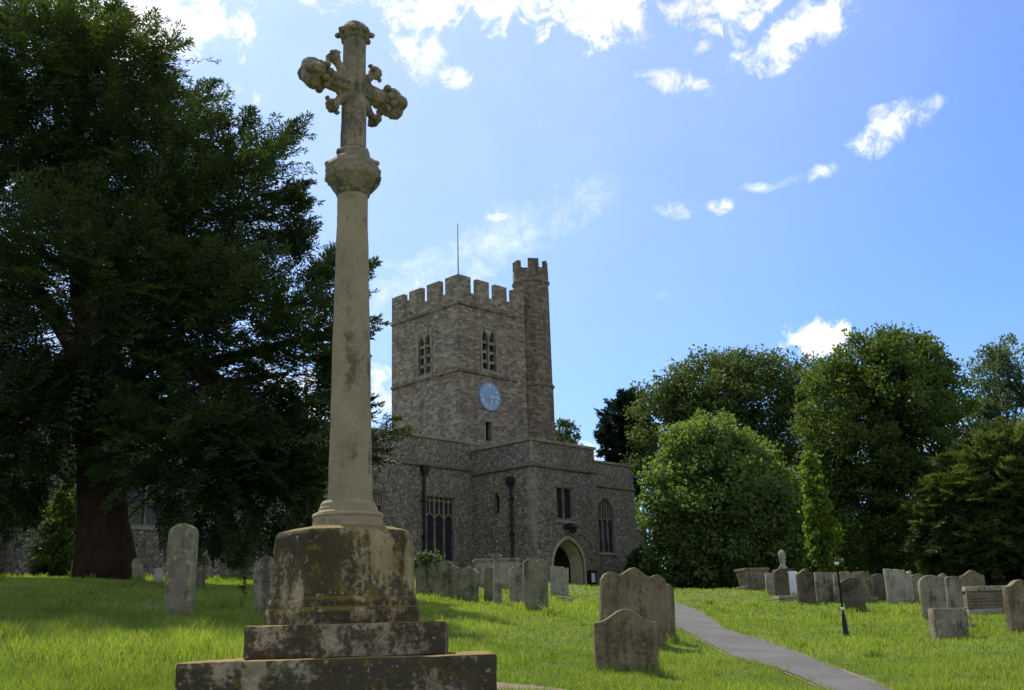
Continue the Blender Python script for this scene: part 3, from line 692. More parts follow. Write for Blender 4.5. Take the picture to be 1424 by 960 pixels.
# clock
cu, cw = on_v(680.3, 552, TV); CRD = wat(16.8, at(680, 552, 62.5)) * 1.12
ck = MB(); n = 32
ck.v = [(cu + CRD * math.cos(2 * math.pi * k / n), TV - d, cw + CRD * math.sin(2 * math.pi * k / n)) for d in (.0, .07) for k in range(n)]
ck.f = [tuple(range(n, 2 * n)), tuple(range(n))[::-1]] + [(k, (k + 1) % n, n + (k + 1) % n, n + k) for k in range(n)]
clock = ck.build('clock', M['blue'], church)
rim = MB(); n = 40
for rr, d in ((CRD * 1.05, .0), (CRD * 1.05, .09), (CRD * .975, .09), (CRD * .975, .065)):
    rim.v += [(cu + rr * math.cos(2 * math.pi * k / n), TV - d, cw + rr * math.sin(2 * math.pi * k / n)) for k in range(n)]
for i in range(3): rim.f += [(i * n + k, i * n + (k + 1) % n, (i + 1) * n + (k + 1) % n, (i + 1) * n + k) for k in range(n)]
rim.build('rim', M['blue'], clock)
ROM = ['XII', 'I', 'II', 'III', 'IIII', 'V', 'VI', 'VII', 'VIII', 'IX', 'X', 'XI']
for k, s in enumerate(ROM):
    nm = MB(); a = -2 * math.pi * k / 12; hgt = CRD * .26; wds = {'I': .07, 'V': .15, 'X': .16}; tw = sum(wds[c] for c in s) * CRD; x = -tw / 2
    def stroke(p, q, th):
        P = []
        for (lx, lz) in (p, q):
            for sgn in (-1, 1): P.append((lx + sgn * th / 2, lz))
        P = [P[0], P[1], P[3], P[2]]; out = []
        for d in (.072, .085):
            for (lx, lz) in P:
                ly = lz + CRD * .80; out.append((cu + lx * math.cos(a) - ly * math.sin(a), TV - d, cw + lx * math.sin(a) + ly * math.cos(a)))
        nm.add(out, [(0, 1, 2, 3), (7, 6, 5, 4), (0, 4, 5, 1), (1, 5, 6, 2), (2, 6, 7, 3), (3, 7, 4, 0)])
    for c in s:
        w_ = wds[c] * CRD; th = .04 * CRD
        if c == 'I': stroke((x + w_ / 2, -hgt / 2), (x + w_ / 2, hgt / 2), th)
        if c == 'V': stroke((x + .02 * CRD, hgt / 2), (x + w_ / 2, -hgt / 2), th); stroke((x + w_ - .02 * CRD, hgt / 2), (x + w_ / 2, -hgt / 2), th * .6)
        if c == 'X': stroke((x + .02 * CRD, hgt / 2), (x + w_ - .02 * CRD, -hgt / 2), th); stroke((x + w_ - .02 * CRD, hgt / 2), (x + .02 * CRD, -hgt / 2), th * .6)
        x += w_
    nm.build('numeral', M['gold'], clock)
for ang, ln, wd in ((math.radians(-95), .5, .07), (math.radians(-170), .78, .05)):
    h = MB(); t = Vector((math.sin(-ang), 0, math.cos(ang))); n_ = Vector((t.z, 0, -t.x)) * wd * CRD / 2; c = Vector((cu, 0, cw))
    P = [c - t * .12 * CRD + n_, c + t * ln * CRD * .8 + n_ * 1.5, c + t * ln * CRD, c + t * ln * CRD * .8 - n_ * 1.5, c - t * .12 * CRD - n_]
    h.add([(p.x, TV - .1, p.z) for p in P] + [(p.x, TV - .112, p.z) for p in P], [(0, 1, 2, 3, 4), (9, 8, 7, 6, 5)] + [(k, (k + 1) % 5, 5 + (k + 1) % 5, 5 + k) for k in range(5)])
    h.build('hand', M['gold'], clock)
# flagpole on the tower
fp = at(636.5, 381, 63.2); q = loc_uvw(fp); ft = loc_uvw(at(636.5, 310, 63.2))
mb = MB(); mb.tube([(q[0] + .6, q[1] + .6, TT - 1.5), (q[0] + .6, q[1] + .6, ft[2] + .3)], [.05, .03], 8); fpole = mb.build('flagpole', M['lead'], church, smooth=True)
# rainwater pipes
def downpipe(a, base, top, plane):
    mb = MB(); P = (lambda x, d, z: (x, -d, z)) if plane == 'v' else (lambda x, d, z: (-d, x, z))
    mb.tube([P(a, .12, base), P(a, .12, top - .3)], .075, 8)
    b = [(a - .2, a + .2, .02, .3, top - .3, top), (a - .13, a + .13, .04, .24, top - .45, top - .301)]
    for (x0, x1, d0, d1, z0, z1) in b:
        vs = [P(x0, d0, z0), P(x1, d0, z0), P(x1, d1, z0), P(x0, d1, z0), P(x0, d0, z1), P(x1, d0, z1), P(x1, d1, z1), P(x0, d1, z1)]
        mb.add(vs, [(0, 3, 2, 1), (4, 5, 6, 7), (0, 1, 5, 4), (1, 2, 6, 5), (2, 3, 7, 6), (3, 0, 4, 7)])
    z = base + .8
    while z < top - .8:
        mb.add([P(a - .13, .01, z), P(a + .13, .01, z), P(a + .13, .21, z), P(a - .13, .21, z), P(a - .13, .01, z + .09), P(a + .13, .01, z + .09), P(a + .13, .21, z + .09), P(a - .13, .21, z + .09)], [(0, 3, 2, 1), (4, 5, 6, 7), (0, 1, 5, 4), (1, 2, 6, 5), (2, 3, 7, 6), (3, 0, 4, 7)]); z += 1.7
    mb.build('downpipe', M['pipe'], church)
downpipe(on_v(588, 700, 0)[0], 2.2, on_v(590, 648, 0)[1], 'v')
downpipe(on_u(713, 700, 0)[0], 2.2, on_u(712, 664, 0)[1], 'u')
# lantern over the doorway
lu, lw_ = on_v(789, 736, -PD)
mb = MB(); mb.tube([(lu, -PD - .02, lw_ + .22), (lu, -PD - .3, lw_ + .25), (lu, -PD - .38, lw_ + .12)], .035, 6); mb.lathe([(.05, lw_ + .14), (.26, lw_ + .05), (.2, lw_), (.16, lw_ - .2), (.05, lw_ - .24)], 8, (lu, -PD - .38)); mb.box(lu - .3, lu + .3, -PD - .03, -PD - .004, lw_ - .02, lw_ + .2)
mb.build('door_lantern', M['iron'], church)
# left end buttress with weathered offset
def buttress(u0, u1, proj, w0, w1, v0=0):
    mb = MB(); P = [(0, w1), (-proj * .55, w1 - .9), (-proj * .55, w0 + 1.6), (-proj, w0 + 1.1), (-proj, -1.5), (0, -1.5)]; n = len(P)
    for u in (u0, u1): mb.v += [(u, v0 - .002 + p[0], p[1]) for p in P]
    mb.f += [tuple(range(n)), tuple(range(2 * n - 1, n - 1, -1))] + [(k, (k + 1) % n, n + (k + 1) % n, n + k) for k in range(n)]
    mb.build('buttress', M['flint'], church)
ub = on_v(35, 760, -.5)[0]; buttress(ub - .45, ub + .45, .9, 6.2, 9.0); buttress(-13.2, -12.4, .8, 6.0, 8.8)
# notice board on the porch wall
b0 = on_v(816, 793, -PD - .05); b1 = on_v(829, 815, -PD - .05)
nb = empty('notice_board', (0, 0, 0)); nb.matrix_world = church.matrix_basis @ Matrix.Translation(((b0[0] + b1[0]) / 2, -PD, (b0[1] + b1[1]) / 2))
tag(nb, 'black framed notice board with a white paper beside the porch doorway', 'notice board')
W2, H2 = abs(b1[0] - b0[0]) / 2, abs(b0[1] - b1[1]) / 2
mb = MB(); mb.box(-W2, W2, -.1, -.005, -H2, H2); mb.build('board', M['iron'], nb, bevel=.015)
mb = MB(); mb.box(-W2 * .15, W2 * .62, -.112, -.104, -H2 * .55, H2 * .62); mb.build('paper', M['white'], nb)

# ------------------------------------------------------------------ memorial cross
D0 = 10.0
Pb = at(489, 862, D0); CX, CY = Pb.x, D0
cross = empty('memorial_cross', (CX, CY, G(CX, CY)), math.radians(2.8))
tag(cross, 'tall weathered stone memorial cross on an octagonal plinth and two mossy steps', 'memorial cross')
cz = G(CX, CY)
def zpx(py, D=D0, px=489): return at(px, py, D).z - cz
def wpx(n, py, D=D0): return wat(n, at(489, py, D))
def step_block(name, half, z0, z1, sd):
    mb = MB(); mb.box(-half, half, -half, half, z0, z1); o = mb.build(name, M['step'], cross, bevel=.025); erode(o, 5, .008, 6, sd); shade_auto(o, .5); return o
D1 = D0 - 1.25; z1 = zpx(915, D1); h1 = wat(444, at(467, 918, D1)) / 2
D2 = D0 - .82; z2 = zpx(867, D2); h2 = wat(278, at(477, 868, D2)) / 2
c1 = at(467.5, 915, D1).x - CX; c2 = at(476.5, 867, D2).x - CX
s1 = step_block('lower_step', h1, -.5, z1, 1); s1.location.x = c1 * .9 - .05
s2 = step_block('upper_step', h2, z1 + .002, z2, 2); s2.location.x = c2 * .9 - .015
oct0 = math.pi / 8; OC = 1 / math.cos(math.pi / 8)
def oct_prof(L): return [(wpx(w, y) / 2 * OC * 1.0, zpx(y)) for (w, y) in L]
Lp = [(214, 868), (217, 862), (219, 853), (214, 848), (209, 846), (211, 840), (208, 836), (203, 833), (199, 820), (196, 800), (194, 775), (193, 757), (190, 748), (184, 743), (140, 737)]
pp = oct_prof(Lp); pp[0] = (pp[0][0], z2 - .03)
# slices between so that the stone can be worn
def densify(P, s=.045):
    Q = []
    for a, b in zip(P[:-1], P[1:]):
        n = max(1, int(math.hypot(b[0] - a[0], b[1] - a[1]) / s))
        Q += [(a[0] + (b[0] - a[0]) * k / n, a[1] + (b[1] - a[1]) * k / n) for k in range(n)]
    return Q + [P[-1]]
def octa(name, prof, mat, amp, sub=8, sd=3, rot=oct0, n=8, soft=1.0):
    prof = densify(prof); vs = []; fs = []; N_ = n * sub
    for (r, z) in prof:
        for k in range(N_):
            a = rot + 2 * math.pi * k / N_; q = (a - rot) % (2 * math.pi / n) - math.pi / n
            rr = r * math.cos(math.pi / n) / math.cos(q); rr = min(rr, r * (1 - .012 * soft)); vs.append((rr * math.cos(a), rr * math.sin(a), z))
    m = len(prof)
    for i in range(m - 1):
        for k in range(N_): k2 = (k + 1) % N_; fs.append((i * N_ + k, i * N_ + k2, (i + 1) * N_ + k2, (i + 1) * N_ + k))
    fs.append(tuple(range(N_))[::-1]); fs.append(tuple((m - 1) * N_ + k for k in range(N_)))
    mb = MB(); mb.add(vs, fs); o = mb.build(name, mat, cross)
    from mathutils import noise as NN
    for v in o.data.vertices:
        p = v.co; d = amp * (NN.noise(p * 5 + Vector((sd, 0, 0))) + .6 * NN.noise(p * 14)); f = 1 + d / max(.05, math.hypot(p.x, p.y)); p.x *= f; p.y *= f
    shade_auto(o, .45); return o
pp = [(r * .955, z) for r, z in pp]
o = octa('plinth', pp, M['plinth'], .010, 8, 3, soft=.35); o.location.x = at(480, 800, D0).x - CX
sb = oct_prof([(104, 740), (104, 733), (95, 731), (94, 722), (97, 719), (93, 715), (80, 712), (79, 708), (75, 706), (74, 702), (67, 698)])
sb = [(r * .955, z) for r, z in sb]; sb[0] = (sb[0][0], pp[-1][1] - .03)
o = octa('shaft_base', sb, M['cross_shaft'], .006, 6, 4, n=16, rot=math.pi / 16); o.location.x = at(484, 720, D0).x - CX
zc = zpx(274, D0, 491); zb = sb[-1][1]
xs0 = at(487, 698, D0).x - CX; xs1 = at(490.5, 274, D0).x - CX; xs2 = at(492.5, 45, D0).x - CX
sh = [(wpx(60, 698) / 2 * OC, zb + .001), (wpx(57, 640) / 2 * OC, zpx(640)), (wpx(50.5, 480) / 2 * OC, zpx(480)), (wpx(40.5, 275) / 2 * OC, zc)]
o = octa('shaft', sh, M['cross_shaft'], .005, 6, 5)
for v in o.data.vertices: v.co.x += xs0 + (xs1 - xs0) * (v.co.z - zb) / (zc - zb)
cp = oct_prof([(43, 275.5), (47, 272), (49, 268), (60, 262), (70, 255), (74, 248), (77, 244), (75, 240), (77, 236), (70, 230), (60, 226), (48, 224), (46, 219), (48, 215), (44, 211), (36, 209)]); cp = [(r * .95, z) for r, z in cp]; cp[0] = (cp[0][0], zc + .001)
cap = octa('capital', cp, M['cross_head'], .012, 6, 6, soft=0)
for k in range(16):   # carved leaves round the bell of the capital
    a = k * math.pi / 8; r = wpx(64, 252) / 2; z = zpx(250)
    mb = MB(); mb.lathe([(.012, z - .045), (.05, z - .02), (.055, z + .02), (.02, z + .05)], 6, (r * math.cos(a), r * math.sin(a))); l = mb.build('carved_leaf', M['cross_head'], cap, smooth=True)
for k in range(8):
    a = math.pi / 8 + k * math.pi / 4; r = wpx(69, 233) / 2 * OC; z = zpx(234)
    mb = MB(); mb.lathe([(.01, z - .03), (.03, z - .015), (.032, z + .015), (.012, z + .03)], 6, (r * math.cos(a) * .97, r * math.sin(a) * .97)); mb.build('boss', M['cross_head'], cap, smooth=True)
cap.location.x = xs1
# the head: shaft, arms, spurs and foliate ends
zt0 = cp[-1][1]
hd = [(wpx(35, 209) / 2 * OC, zt0 + .001), (wpx(33, 150) / 2 * OC, zpx(150)), (wpx(30.5, 58) / 2 * OC, zpx(58))]
head = octa('cross_head', hd, M['cross_head'], .006, 6, 7); head.location.x = xs1
Ca = at(490.5, 124, D0); zA = Ca.z - cz
def arm_end(px, py):      # point of the picture at the height of the arms
    d = ray(px, py); t = (Ca.z - EYE.z) / d.z; P = EYE + d * t; return Vector((P.x - CX - xs1, P.y - CY, zA))
eL = arm_end(430, 105); eR = arm_end(548, 147)
ax = (eR - eL); axl = ax.length / 2; ax.normalize(); ctr = Vector((0, 0, zA)); upv = Vector((0, 0, 1))
HALF = axl
def oriented(prof, o_, t, n=12, amp=0., sd=0, lobes=0):
    """lathe along the direction t from o_"""
    t = t.normalized(); x = Vector((0, 1, 0)).cross(t)
    if x.length < .1: x = Vector((1, 0, 0))
    x.normalize(); y = t.cross(x); vs = []; fs = []
    for (r, s) in prof:
        for k in range(n):
            a = 2 * math.pi * k / n; rr = r * (1 + (.2 * math.cos(lobes * a) if lobes else 0)); vs.append(o_ + t * s + (x * math.cos(a) + y * math.sin(a)) * rr)
    m = len(prof)
    for i in range(m - 1):
        for k in range(n): k2 = (k + 1) % n; fs.append((i * n + k, i * n + k2, (i + 1) * n + k2, (i + 1) * n + k))
    fs.append(tuple(range(n))[::-1]); fs.append(tuple((m - 1) * n + k for k in range(n)))
    mb = MB(); mb.add(vs, fs); return mb
rs = wpx(31, 124) / 2
for sg in (-1, 1):
    t = ax * sg
    mb = oriented([(rs * .95, 0), (rs * .9, HALF * .5), (rs * .8, HALF * .72)], ctr, t, 8); mb.build('arm', M['cross_head'], head, smooth=False)
    R = .132
    mb = oriented([(rs * .8, HALF * .66), (R * .95, HALF * .74), (R * .78, HALF * .80), (R * 1.0, HALF * .86), (R * 1.12, HALF * .98), (R * 1.0, HALF * 1.1), (R * .7, HALF * 1.19), (R * .25, HALF * 1.23)], ctr, t, 24, lobes=4)
    o = mb.build('finial', M['cross_head'], head); erode(o, 1, .008, 15, 3 + sg); shade_auto(o, .42)
    x = Vector((0, 0, 1)).cross(t).normalized()
    for ring, s in ((0, .76), (1, .80)):
        for k in range(6):
            a = math.pi / 3 * k + ring * .5; dd = x * math.cos(a) + t.cross(x) * math.sin(a)
            b = oriented([(.008, 0), (.038, .02), (.044, .045), (.030, .068), (.008, .078)], ctr + t * HALF * s + dd * R * .72, (dd + t * (-.35 if ring == 0 else .2)), 7); b.build('crocket', M['cross_head'], o, smooth=True)
for sg in (-1, 1):
    for su in (-1, 1):
        t = (ax * sg * .95 + upv * su).normalized(); LN = .42
        mb = oriented([(.075, .05), (.066, .15), (.052, .23), (.043, .29), (.046, .325), (.062, .345), (.078, .375), (.080, .395), (.066, LN), (.03, LN + .008)], ctr, t, 8, lobes=0); o = mb.build('spur', M['cross_head'], head, smooth=True); erode(o, 2, .012, 16, 9 + sg + su)
        for k in range(4):
            dd = (ax * -sg * .95 + upv * su).normalized() * (1, -1, 0, 0)[k] + Vector((0, 1, 0)) * (0, 0, 1, -1)[k]
            b = oriented([(.008, 0), (.026, .02), (.03, .036), (.01, .05)], ctr + t * .37 + dd * .06, dd + t * .5, 6); b.build('crocket', M['cross_head'], o, smooth=True)
        # curved web between spur and arms (the pierced ring look)
        p0 = ctr + ax * sg * .27; p1 = ctr + t * .22; p2 = ctr + upv * su * .25
        w_ = MB(); w_.tube([p0, p0 * .5 + p1 * .5 + t * -.01, p1, p2 * .5 + p1 * .5 + t * -.01, p2], [.045, .036, .034, .036, .045], 7); w_.build('web', M['cross_head'], head, smooth=True)
tp = oct_prof([(31, 59), (36, 56), (41, 51), (42, 46), (37, 43), (33, 41), (28, 37), (14, 34), (4, 33)])
mb = MB(); mb.lathe(tp, 12, (0, 0)); o = mb.build('top_finial', M['cross_head'], head, smooth=True); erode(o, 1, .01, 14, 5)
for k in range(8):
    a = math.pi / 4 * k; dd = Vector((math.cos(a), math.sin(a), 0)); b = oriented([(.008, 0), (.03, .03), (.036, .055), (.012, .08)], Vector((0, 0, zpx(50))) + dd * wpx(34, 50) / 2, dd, 6); b.build('crocket', M['cross_head'], o, smooth=True)
# everything on top follows the slight lean of the shaft
head.location.x = xs1

# ------------------------------------------------------------------ headstones
def outline(shape, w, h, seed):
    r = random.Random(seed); h_ = w / 2; P = []
    N_ = 22
    for k in range(N_ + 1):
        x = -1 + 2 * k / N_; ax_ = abs(x)
        if shape == 'round': z = -h_ * .75 * (1 - math.sqrt(max(0, 1 - x * x)))
        elif shape == 'camber': z = -w * .13 * x * x
        elif shape == 'shoulder':
            z = 0 if False else (-w * .13 * (ax_ / .62) ** 2 if ax_ < .62 else -w * (.19 + .02 * (ax_ - .62) / .38))
        elif shape == 'ogee': z = -w * .2 * (3 * min(1, ax_ / .9) ** 2 - 2 * min(1, ax_ / .9) ** 3)
        elif shape == 'triple':
            z = -w * .13 * (1 - math.cos(math.pi * min(1, ax_ / .5))) / 2 if ax_ < .5 else -w * (.13 - .045 * math.sin(math.pi * min(1, (ax_ - .5) / .42)) + (.07 * max(0, (ax_ - .9) / .1)))
        elif shape == 'point': z = -w * .3 * ax_
        elif shape == 'twin': z = -w * .12 * abs(math.sin(math.pi * (x * 1.0))) ** 0 * (1 - abs(math.sin(math.pi * x))) - w * .02
        elif shape == 'broken': z = -w * .06 * (1 + x) + r.uniform(-.02, .02) * w - (.08 * w if .62 < x < .8 else 0)
        elif shape == 'slope': z = -w * .55 * (x + 1) / 2
        else: z = 0
        P.append((x * h_ + r.uniform(-.003, .003), h + z + r.uniform(-.003, .003)))
    return P
GS = {}
def headstone(px0, px1, pyt, pyb, shape, mat, label, lean=0., yaw=0., th=.12, D=None, back=0., group='old headstones in the churchyard', name='headstone', cat='headstone'):
    pc = (px0 + px1) / 2; D = D and D * 1.2
    P = hit(pc, pyb) if D is None else at(pc, pyb, D)
    if D is not None: P.z = G(P.x, P.y)
    T = at(pc, pyt, P.y); h = max(.15, T.z - P.z); w = wat(px1 - px0, P) / max(.5, math.cos(yaw))
    w = max(.12, w - th * abs(math.sin(yaw)))
    seed = int(px0 * 7 + pyt)
    top = outline(shape, w, h, seed); pts = [(-w / 2, -.35)] + top + [(w / 2, -.35)]
    mb = MB(); n = len(pts)
    mb.add([(x, -th / 2, z) for x, z in pts] + [(x, th / 2, z) for x, z in pts], [tuple(range(n)), tuple(range(2 * n - 1, n - 1, -1))] + [(k, (k + 1) % n, n + (k + 1) % n, n + k) for k in range(n)])
    o = mb.build(name, M[mat], None, bevel=min(.018, th * .14))
    erode(o, 3 if P.y < 24 else 2, .006 if P.y < 24 else .008, 5, seed)
    shade_auto(o, .55)
    o.location = P; o.rotation_euler = (math.radians(back), math.radians(lean), yaw)
    tag(o, label, cat, group); GS[label] = o; return o
R_ = math.radians
headstone(226, 269, 729, 862, 'round', 'grave_lichen', 'tall narrow round topped headstone streaked with yellow lichen left of the cross', 1.0, R_(-14), .17, cat='headstone')
headstone(352, 390, 774, 862, 'shoulder', 'grave_grey', 'grey shouldered headstone half hidden by the left side of the cross plinth', -1, R_(8), .13)
headstone(96, 106, 778, 806, 'round', 'grave_lichen', 'small pale headstone at the left foot of the yew trunk, the shorter of the pair', 6, 0, .1, D=25.5)
headstone(104, 112, 774, 806, 'round', 'grave_lichen', 'small pale leaning headstone touching the left edge of the yew trunk', 8, 0, .1, D=26)
headstone(185, 201, 776, 814, 'round', 'grave_lichen', 'pale headstone tilting beside the right edge of the yew trunk', -7, R_(10), .12, D=22)
headstone(212, 226, 790, 816, 'camber', 'grave_pale', 'low pale headstone between the yew and the tall narrow stone', 2, R_(15), .12, D=21)
headstone(266, 284, 788, 824, 'slope', 'grave_dark', 'dark headstone with a sloping broken top just right of the tall narrow stone', 0, R_(-20), .15, D=19)
headstone(578, 606, 769, 825, 'camber', 'grave_green', 'ivy capped green headstone at the left end of the row before the church', 0, R_(-12), .14, D=27)
headstone(603, 638, 780, 831, 'point', 'grave_green', 'greenish peaked headstone next to the ivy capped stone', 3, R_(-10), .13, D=25.5)
headstone(633, 665, 787, 834, 'point', 'grave_green', 'mossy leaning headstone in front of the left end of the chest tomb', 4, R_(-10), .13, D=24.5)
headstone(673, 690, 789, 836, 'round', 'grave_green', 'narrow dark green headstone just left of the slender stone cross', 2, R_(-25), .12, D=25.5)
headstone(708, 729, 788, 836, 'round', 'grave_grey', 'round headed grey headstone left of the tall slab', 1, R_(10), .13, D=26)
headstone(727, 763, 777, 852, 'twin', 'grave_green', 'tall grey green slab with a double rounded head near the porch', 1.2, R_(14), .15)
headstone(765, 791, 787, 826, 'broken', 'grave_pale', 'pale grey headstone in front of the porch doorway', 2, R_(-8), .12, D=33)
headstone(831, 927, 789, 897, 'triple', 'grave_brown', 'wide brown double headstone with a wavy top behind the low stone', 4.5, R_(12), .14)
headstone(920, 940, 812, 893, 'shoulder', 'grave_brown', 'narrow brown headstone seen edgewise at the right end of the wide wavy one', 2, R_(52), .14)
headstone(827, 917, 847, 936, 'ogee', 'grave_brown', 'low brown headstone with curved head nearest to the camera on the right', .6, R_(6), .13)
# right hand group
RGRP = 'headstones right of the path'
headstone(1066, 1079, 797, 826, 'flat', 'grave_pale', 'small white stone left of the dark brown headstones', 0, R_(5), .12, D=34, group=RGRP)
headstone(1077, 1099, 790, 828, 'point', 'grave_dark', 'dark brown peaked headstone under the stone baluster', 0, R_(8), .14, D=33, group=RGRP)
headstone(1097, 1111, 795, 828, 'flat', 'marble', 'bluish white marble headstone between two dark brown headstones', 0, R_(5), .12, D=33.5, group=RGRP)
headstone(1110, 1136, 791, 841, 'point', 'grave_dark', 'dark brown peaked headstone with a pale foot right of the white marble', 0, R_(18), .16, group=RGRP)
headstone(1135, 1166, 796, 837, 'flat', 'grave_grey', 'flat topped grey headstone right of the dark peaked one', 1, R_(4), .12, D=29.5, group=RGRP)
headstone(1162, 1190, 795, 838, 'camber', 'grave_grey', 'grey headstone directly behind the lamp post', 1, R_(-6), .12, D=29, group=RGRP)
headstone(1177, 1206, 803, 851, 'camber', 'grave_dark', 'dark headstone leaning left beside the lamp post', -9, R_(10), .13, group=RGRP)
headstone(1196, 1218, 793, 839, 'broken', 'grave_green', 'greenish headstone leaning left with a jagged top', -7, R_(-10), .12, D=28.5, group=RGRP)
headstone(1215, 1236, 798, 839, 'camber', 'grave_dark', 'dark upright headstone left of the large pale slab', 0, R_(12), .12, D=28.8, group=RGRP)
headstone(1234, 1273, 790, 840, 'broken', 'grave_pale', 'large pale slab with an uneven chipped top', -1, R_(8), .13, group=RGRP)
headstone(1268, 1293, 798, 836, 'round', 'grave_grey', 'grey headstone half hidden behind the round topped leaning stone', 0, R_(0), .12, D=28, group=RGRP)
headstone(1302, 1326, 797, 840, 'point', 'grave_grey', 'grey peaked headstone rising behind the round topped leaning stone', 3, R_(-5), .12, D=26, group=RGRP)
headstone(1283, 1318, 800, 856, 'round', 'grave_grey', 'round topped grey headstone leaning behind the squat stone block', -2, R_(6), .13, D=21, group=RGRP)
headstone(1318, 1340, 801, 852, 'camber', 'grave_grey', 'pale grey upright stone right of the round topped leaning one', 2, R_(4), .12, D=21, group=RGRP)
headstone(1338, 1373, 793, 832, 'ogee', 'grave_brown', 'reddish brown headstone with a curved head behind the brick tomb', 0, R_(8), .13, D=26, group=RGRP)
headstone(1402, 1450, 806, 880, 'ogee', 'grave_brown', 'brown headstone cut off by the right edge of the view', 0, R_(12), .16, group=RGRP)
headstone(1298, 1345, 846, 889, 'flat', 'grave_grey', 'squat square lichen speckled stone block in front of the leaning stones', 1, R_(-2), .3, group=RGRP, name='stone_block', cat='stone block')

def stone_lump(px, py, pw, ph, mat, label, D=None):
    D = D and D * 1.2; P = hit(px, py) if D is None else at(px, py, D); P.z = G(P.x, P.y)
    w = wat(pw, P); h = wat(ph, P); bm = bmesh.new(); bmesh.ops.create_icosphere(bm, subdivisions=3, radius=.5)
    from mathutils import noise as NN
    for v in bm.verts:
        d = 1 + .35 * NN.noise(v.co * 3 + Vector((px, 0, 0))); v.co = Vector((v.co.x * w * d, v.co.y * w * d, max(v.co.z, -.3) * h * 1.5 * d))
    me = bpy.data.meshes.new('boulder'); bm.to_mesh(me); bm.free(); o = link('boulder', me, M[mat], None, P, True); tag(o, label, 'boulder'); return o
stone_lump(207, 853, 26, 20, 'grave_grey', 'small rounded grey boulder in the shade left of the tall narrow headstone')
stone_lump(164, 848, 10, 9, 'grave_pale', 'tiny pale stone lying in the shaded grass below the yew')
stone_lump(1352, 876, 20, 16, 'grave_dark', 'dark lump of stone right of the squat stone block')
stone_lump(782, 829, 34, 9, 'grave_grey', 'low flat kerb stone in the grass before the porch', 31)

# slender stone cross
def small_cross():
    P = at(692, 838, 29.4); P.z = G(P.x, P.y); h = at(692, 770, 29.4).z - P.z; w = wat(11, P)
    o = empty('grave_cross', P, R_(12)); tag(o, 'slender grey stone cross before the chest tomb', 'grave cross', 'crosses marking graves')
    mb = MB(); mb.v = []; mb.lathe([(w * .75, -.3), (w * .62, h * .5), (w * .5, h * .86), (w * .42, h * .862)], 4, (0, 0), math.pi / 4); mb.build('shaft', M['grave_grey'], o, bevel=.02)
    mb = MB(); z = h * .86; mb.box(-.05, .05, -.045, .045, z + .001, h); mb.box(-.14, -.051, -.04, .04, z + .09, z + .17); mb.box(.051, .14, -.04, .04, z + .09, z + .17); mb.build('cross_top', M['grave_grey'], o, bevel=.012)
small_cross()
# chest tombs
def chest_tomb(px0, px1, pyt, pyb, D, dpt, mat, topmat, label, yaw, flare=0., name='chest_tomb'):
    D *= 1.2; pc = (px0 + px1) / 2; P = at(pc, pyb, D); P.z = G(P.x, P.y); w = wat(px1 - px0, P) * .9; h = at(pc, pyt, D).z - P.z
    o = empty(name, P, yaw); tag(o, label, 'tomb')
    mb = MB(); a = w / 2 * .93; b = dpt / 2 * .93; f = 1 + flare
    mb.add([(-a / f, -b / f, -.3), (a / f, -b / f, -.3), (a / f, b / f, -.3), (-a / f, b / f, -.3), (-a, -b, h - .12), (a, -b, h - .12), (a, b, h - .12), (-a, b, h - .12)], [(0, 3, 2, 1), (4, 5, 6, 7), (0, 1, 5, 4), (1, 2, 6, 5), (2, 3, 7, 6), (3, 0, 4, 7)])
    mb.build('body', M[mat], o, bevel=.02)
    mb = MB(); mb.box(-w / 2, w / 2, -dpt / 2, dpt / 2, h - .118, h); mb.build('ledger_slab', M[topmat], o, bevel=.03)
    mb = MB(); mb.box(-w / 2 * .97, w / 2 * .97, -dpt / 2 * .97, dpt / 2 * .97, -.3, .1 if not flare else .13); mb.build('base_slab', M[topmat], o, bevel=.03)
    for sx in (-1, 1):
        for sy in (-1, 1):
            if flare: continue
            mb = MB(); mb.box(sx * w * .43 - .07, sx * w * .43 + .07, sy * dpt * .455 - .05, sy * dpt * .455 + .05, .102, h - .12); mb.build('corner_pilaster', M[mat], o, bevel=.01)
    return o
chest_tomb(655, 727, 778, 815, 35, 1.0, 'grave_pale', 'grave_grey', 'pale chest tomb with a thin overhanging slab below the porch wall', R_(6))
chest_tomb(1338, 1412, 816, 858, 22.5, 1.0, 'brick', 'grave_pale', 'low brick chest tomb with a pale stone slab at the right', R_(-8))
chest_tomb(1027, 1069, 791, 822, 37, 1.0, 'grave_grey', 'grave_brown', 'sarcophagus tomb with tapering sides and a wide lid under the round tree', R_(14), .45, 'sarcophagus')
chest_tomb(1078, 1112, 829, 836, 31.5, .9, 'grave_pale', 'grave_pale', 'low flat ledger stone lying before the dark peaked headstones', R_(0))
def baluster():
    P = at(1092, 822, 43.2); P.z = G(P.x, P.y); o = empty('urn_monument', P); tag(o, 'stone pedestal topped by a pale draped urn behind the dark headstones', 'monument')
    zz = lambda py: at(1092, py, 43.2).z - P.z
    mb = MB(); mb.box(-.3, .3, -.3, .3, -.3, zz(796)); mb.box(-.36, .36, -.36, .36, zz(796) + .002, zz(792)); mb.build('pedestal', M['grave_dark'], o, bevel=.02)
    mb = MB(); r = wat(1, P); mb.lathe([(r * 6, zz(792) + .003), (r * 6.4, zz(789)), (r * 3.4, zz(787)), (r * 4.2, zz(780)), (r * 4.8, zz(774)), (r * 5.2, zz(770)), (r * 4.4, zz(767)), (r * 1.6, zz(765))], 12); u = mb.build('urn', M['grave_pale'], o, smooth=True)
baluster()
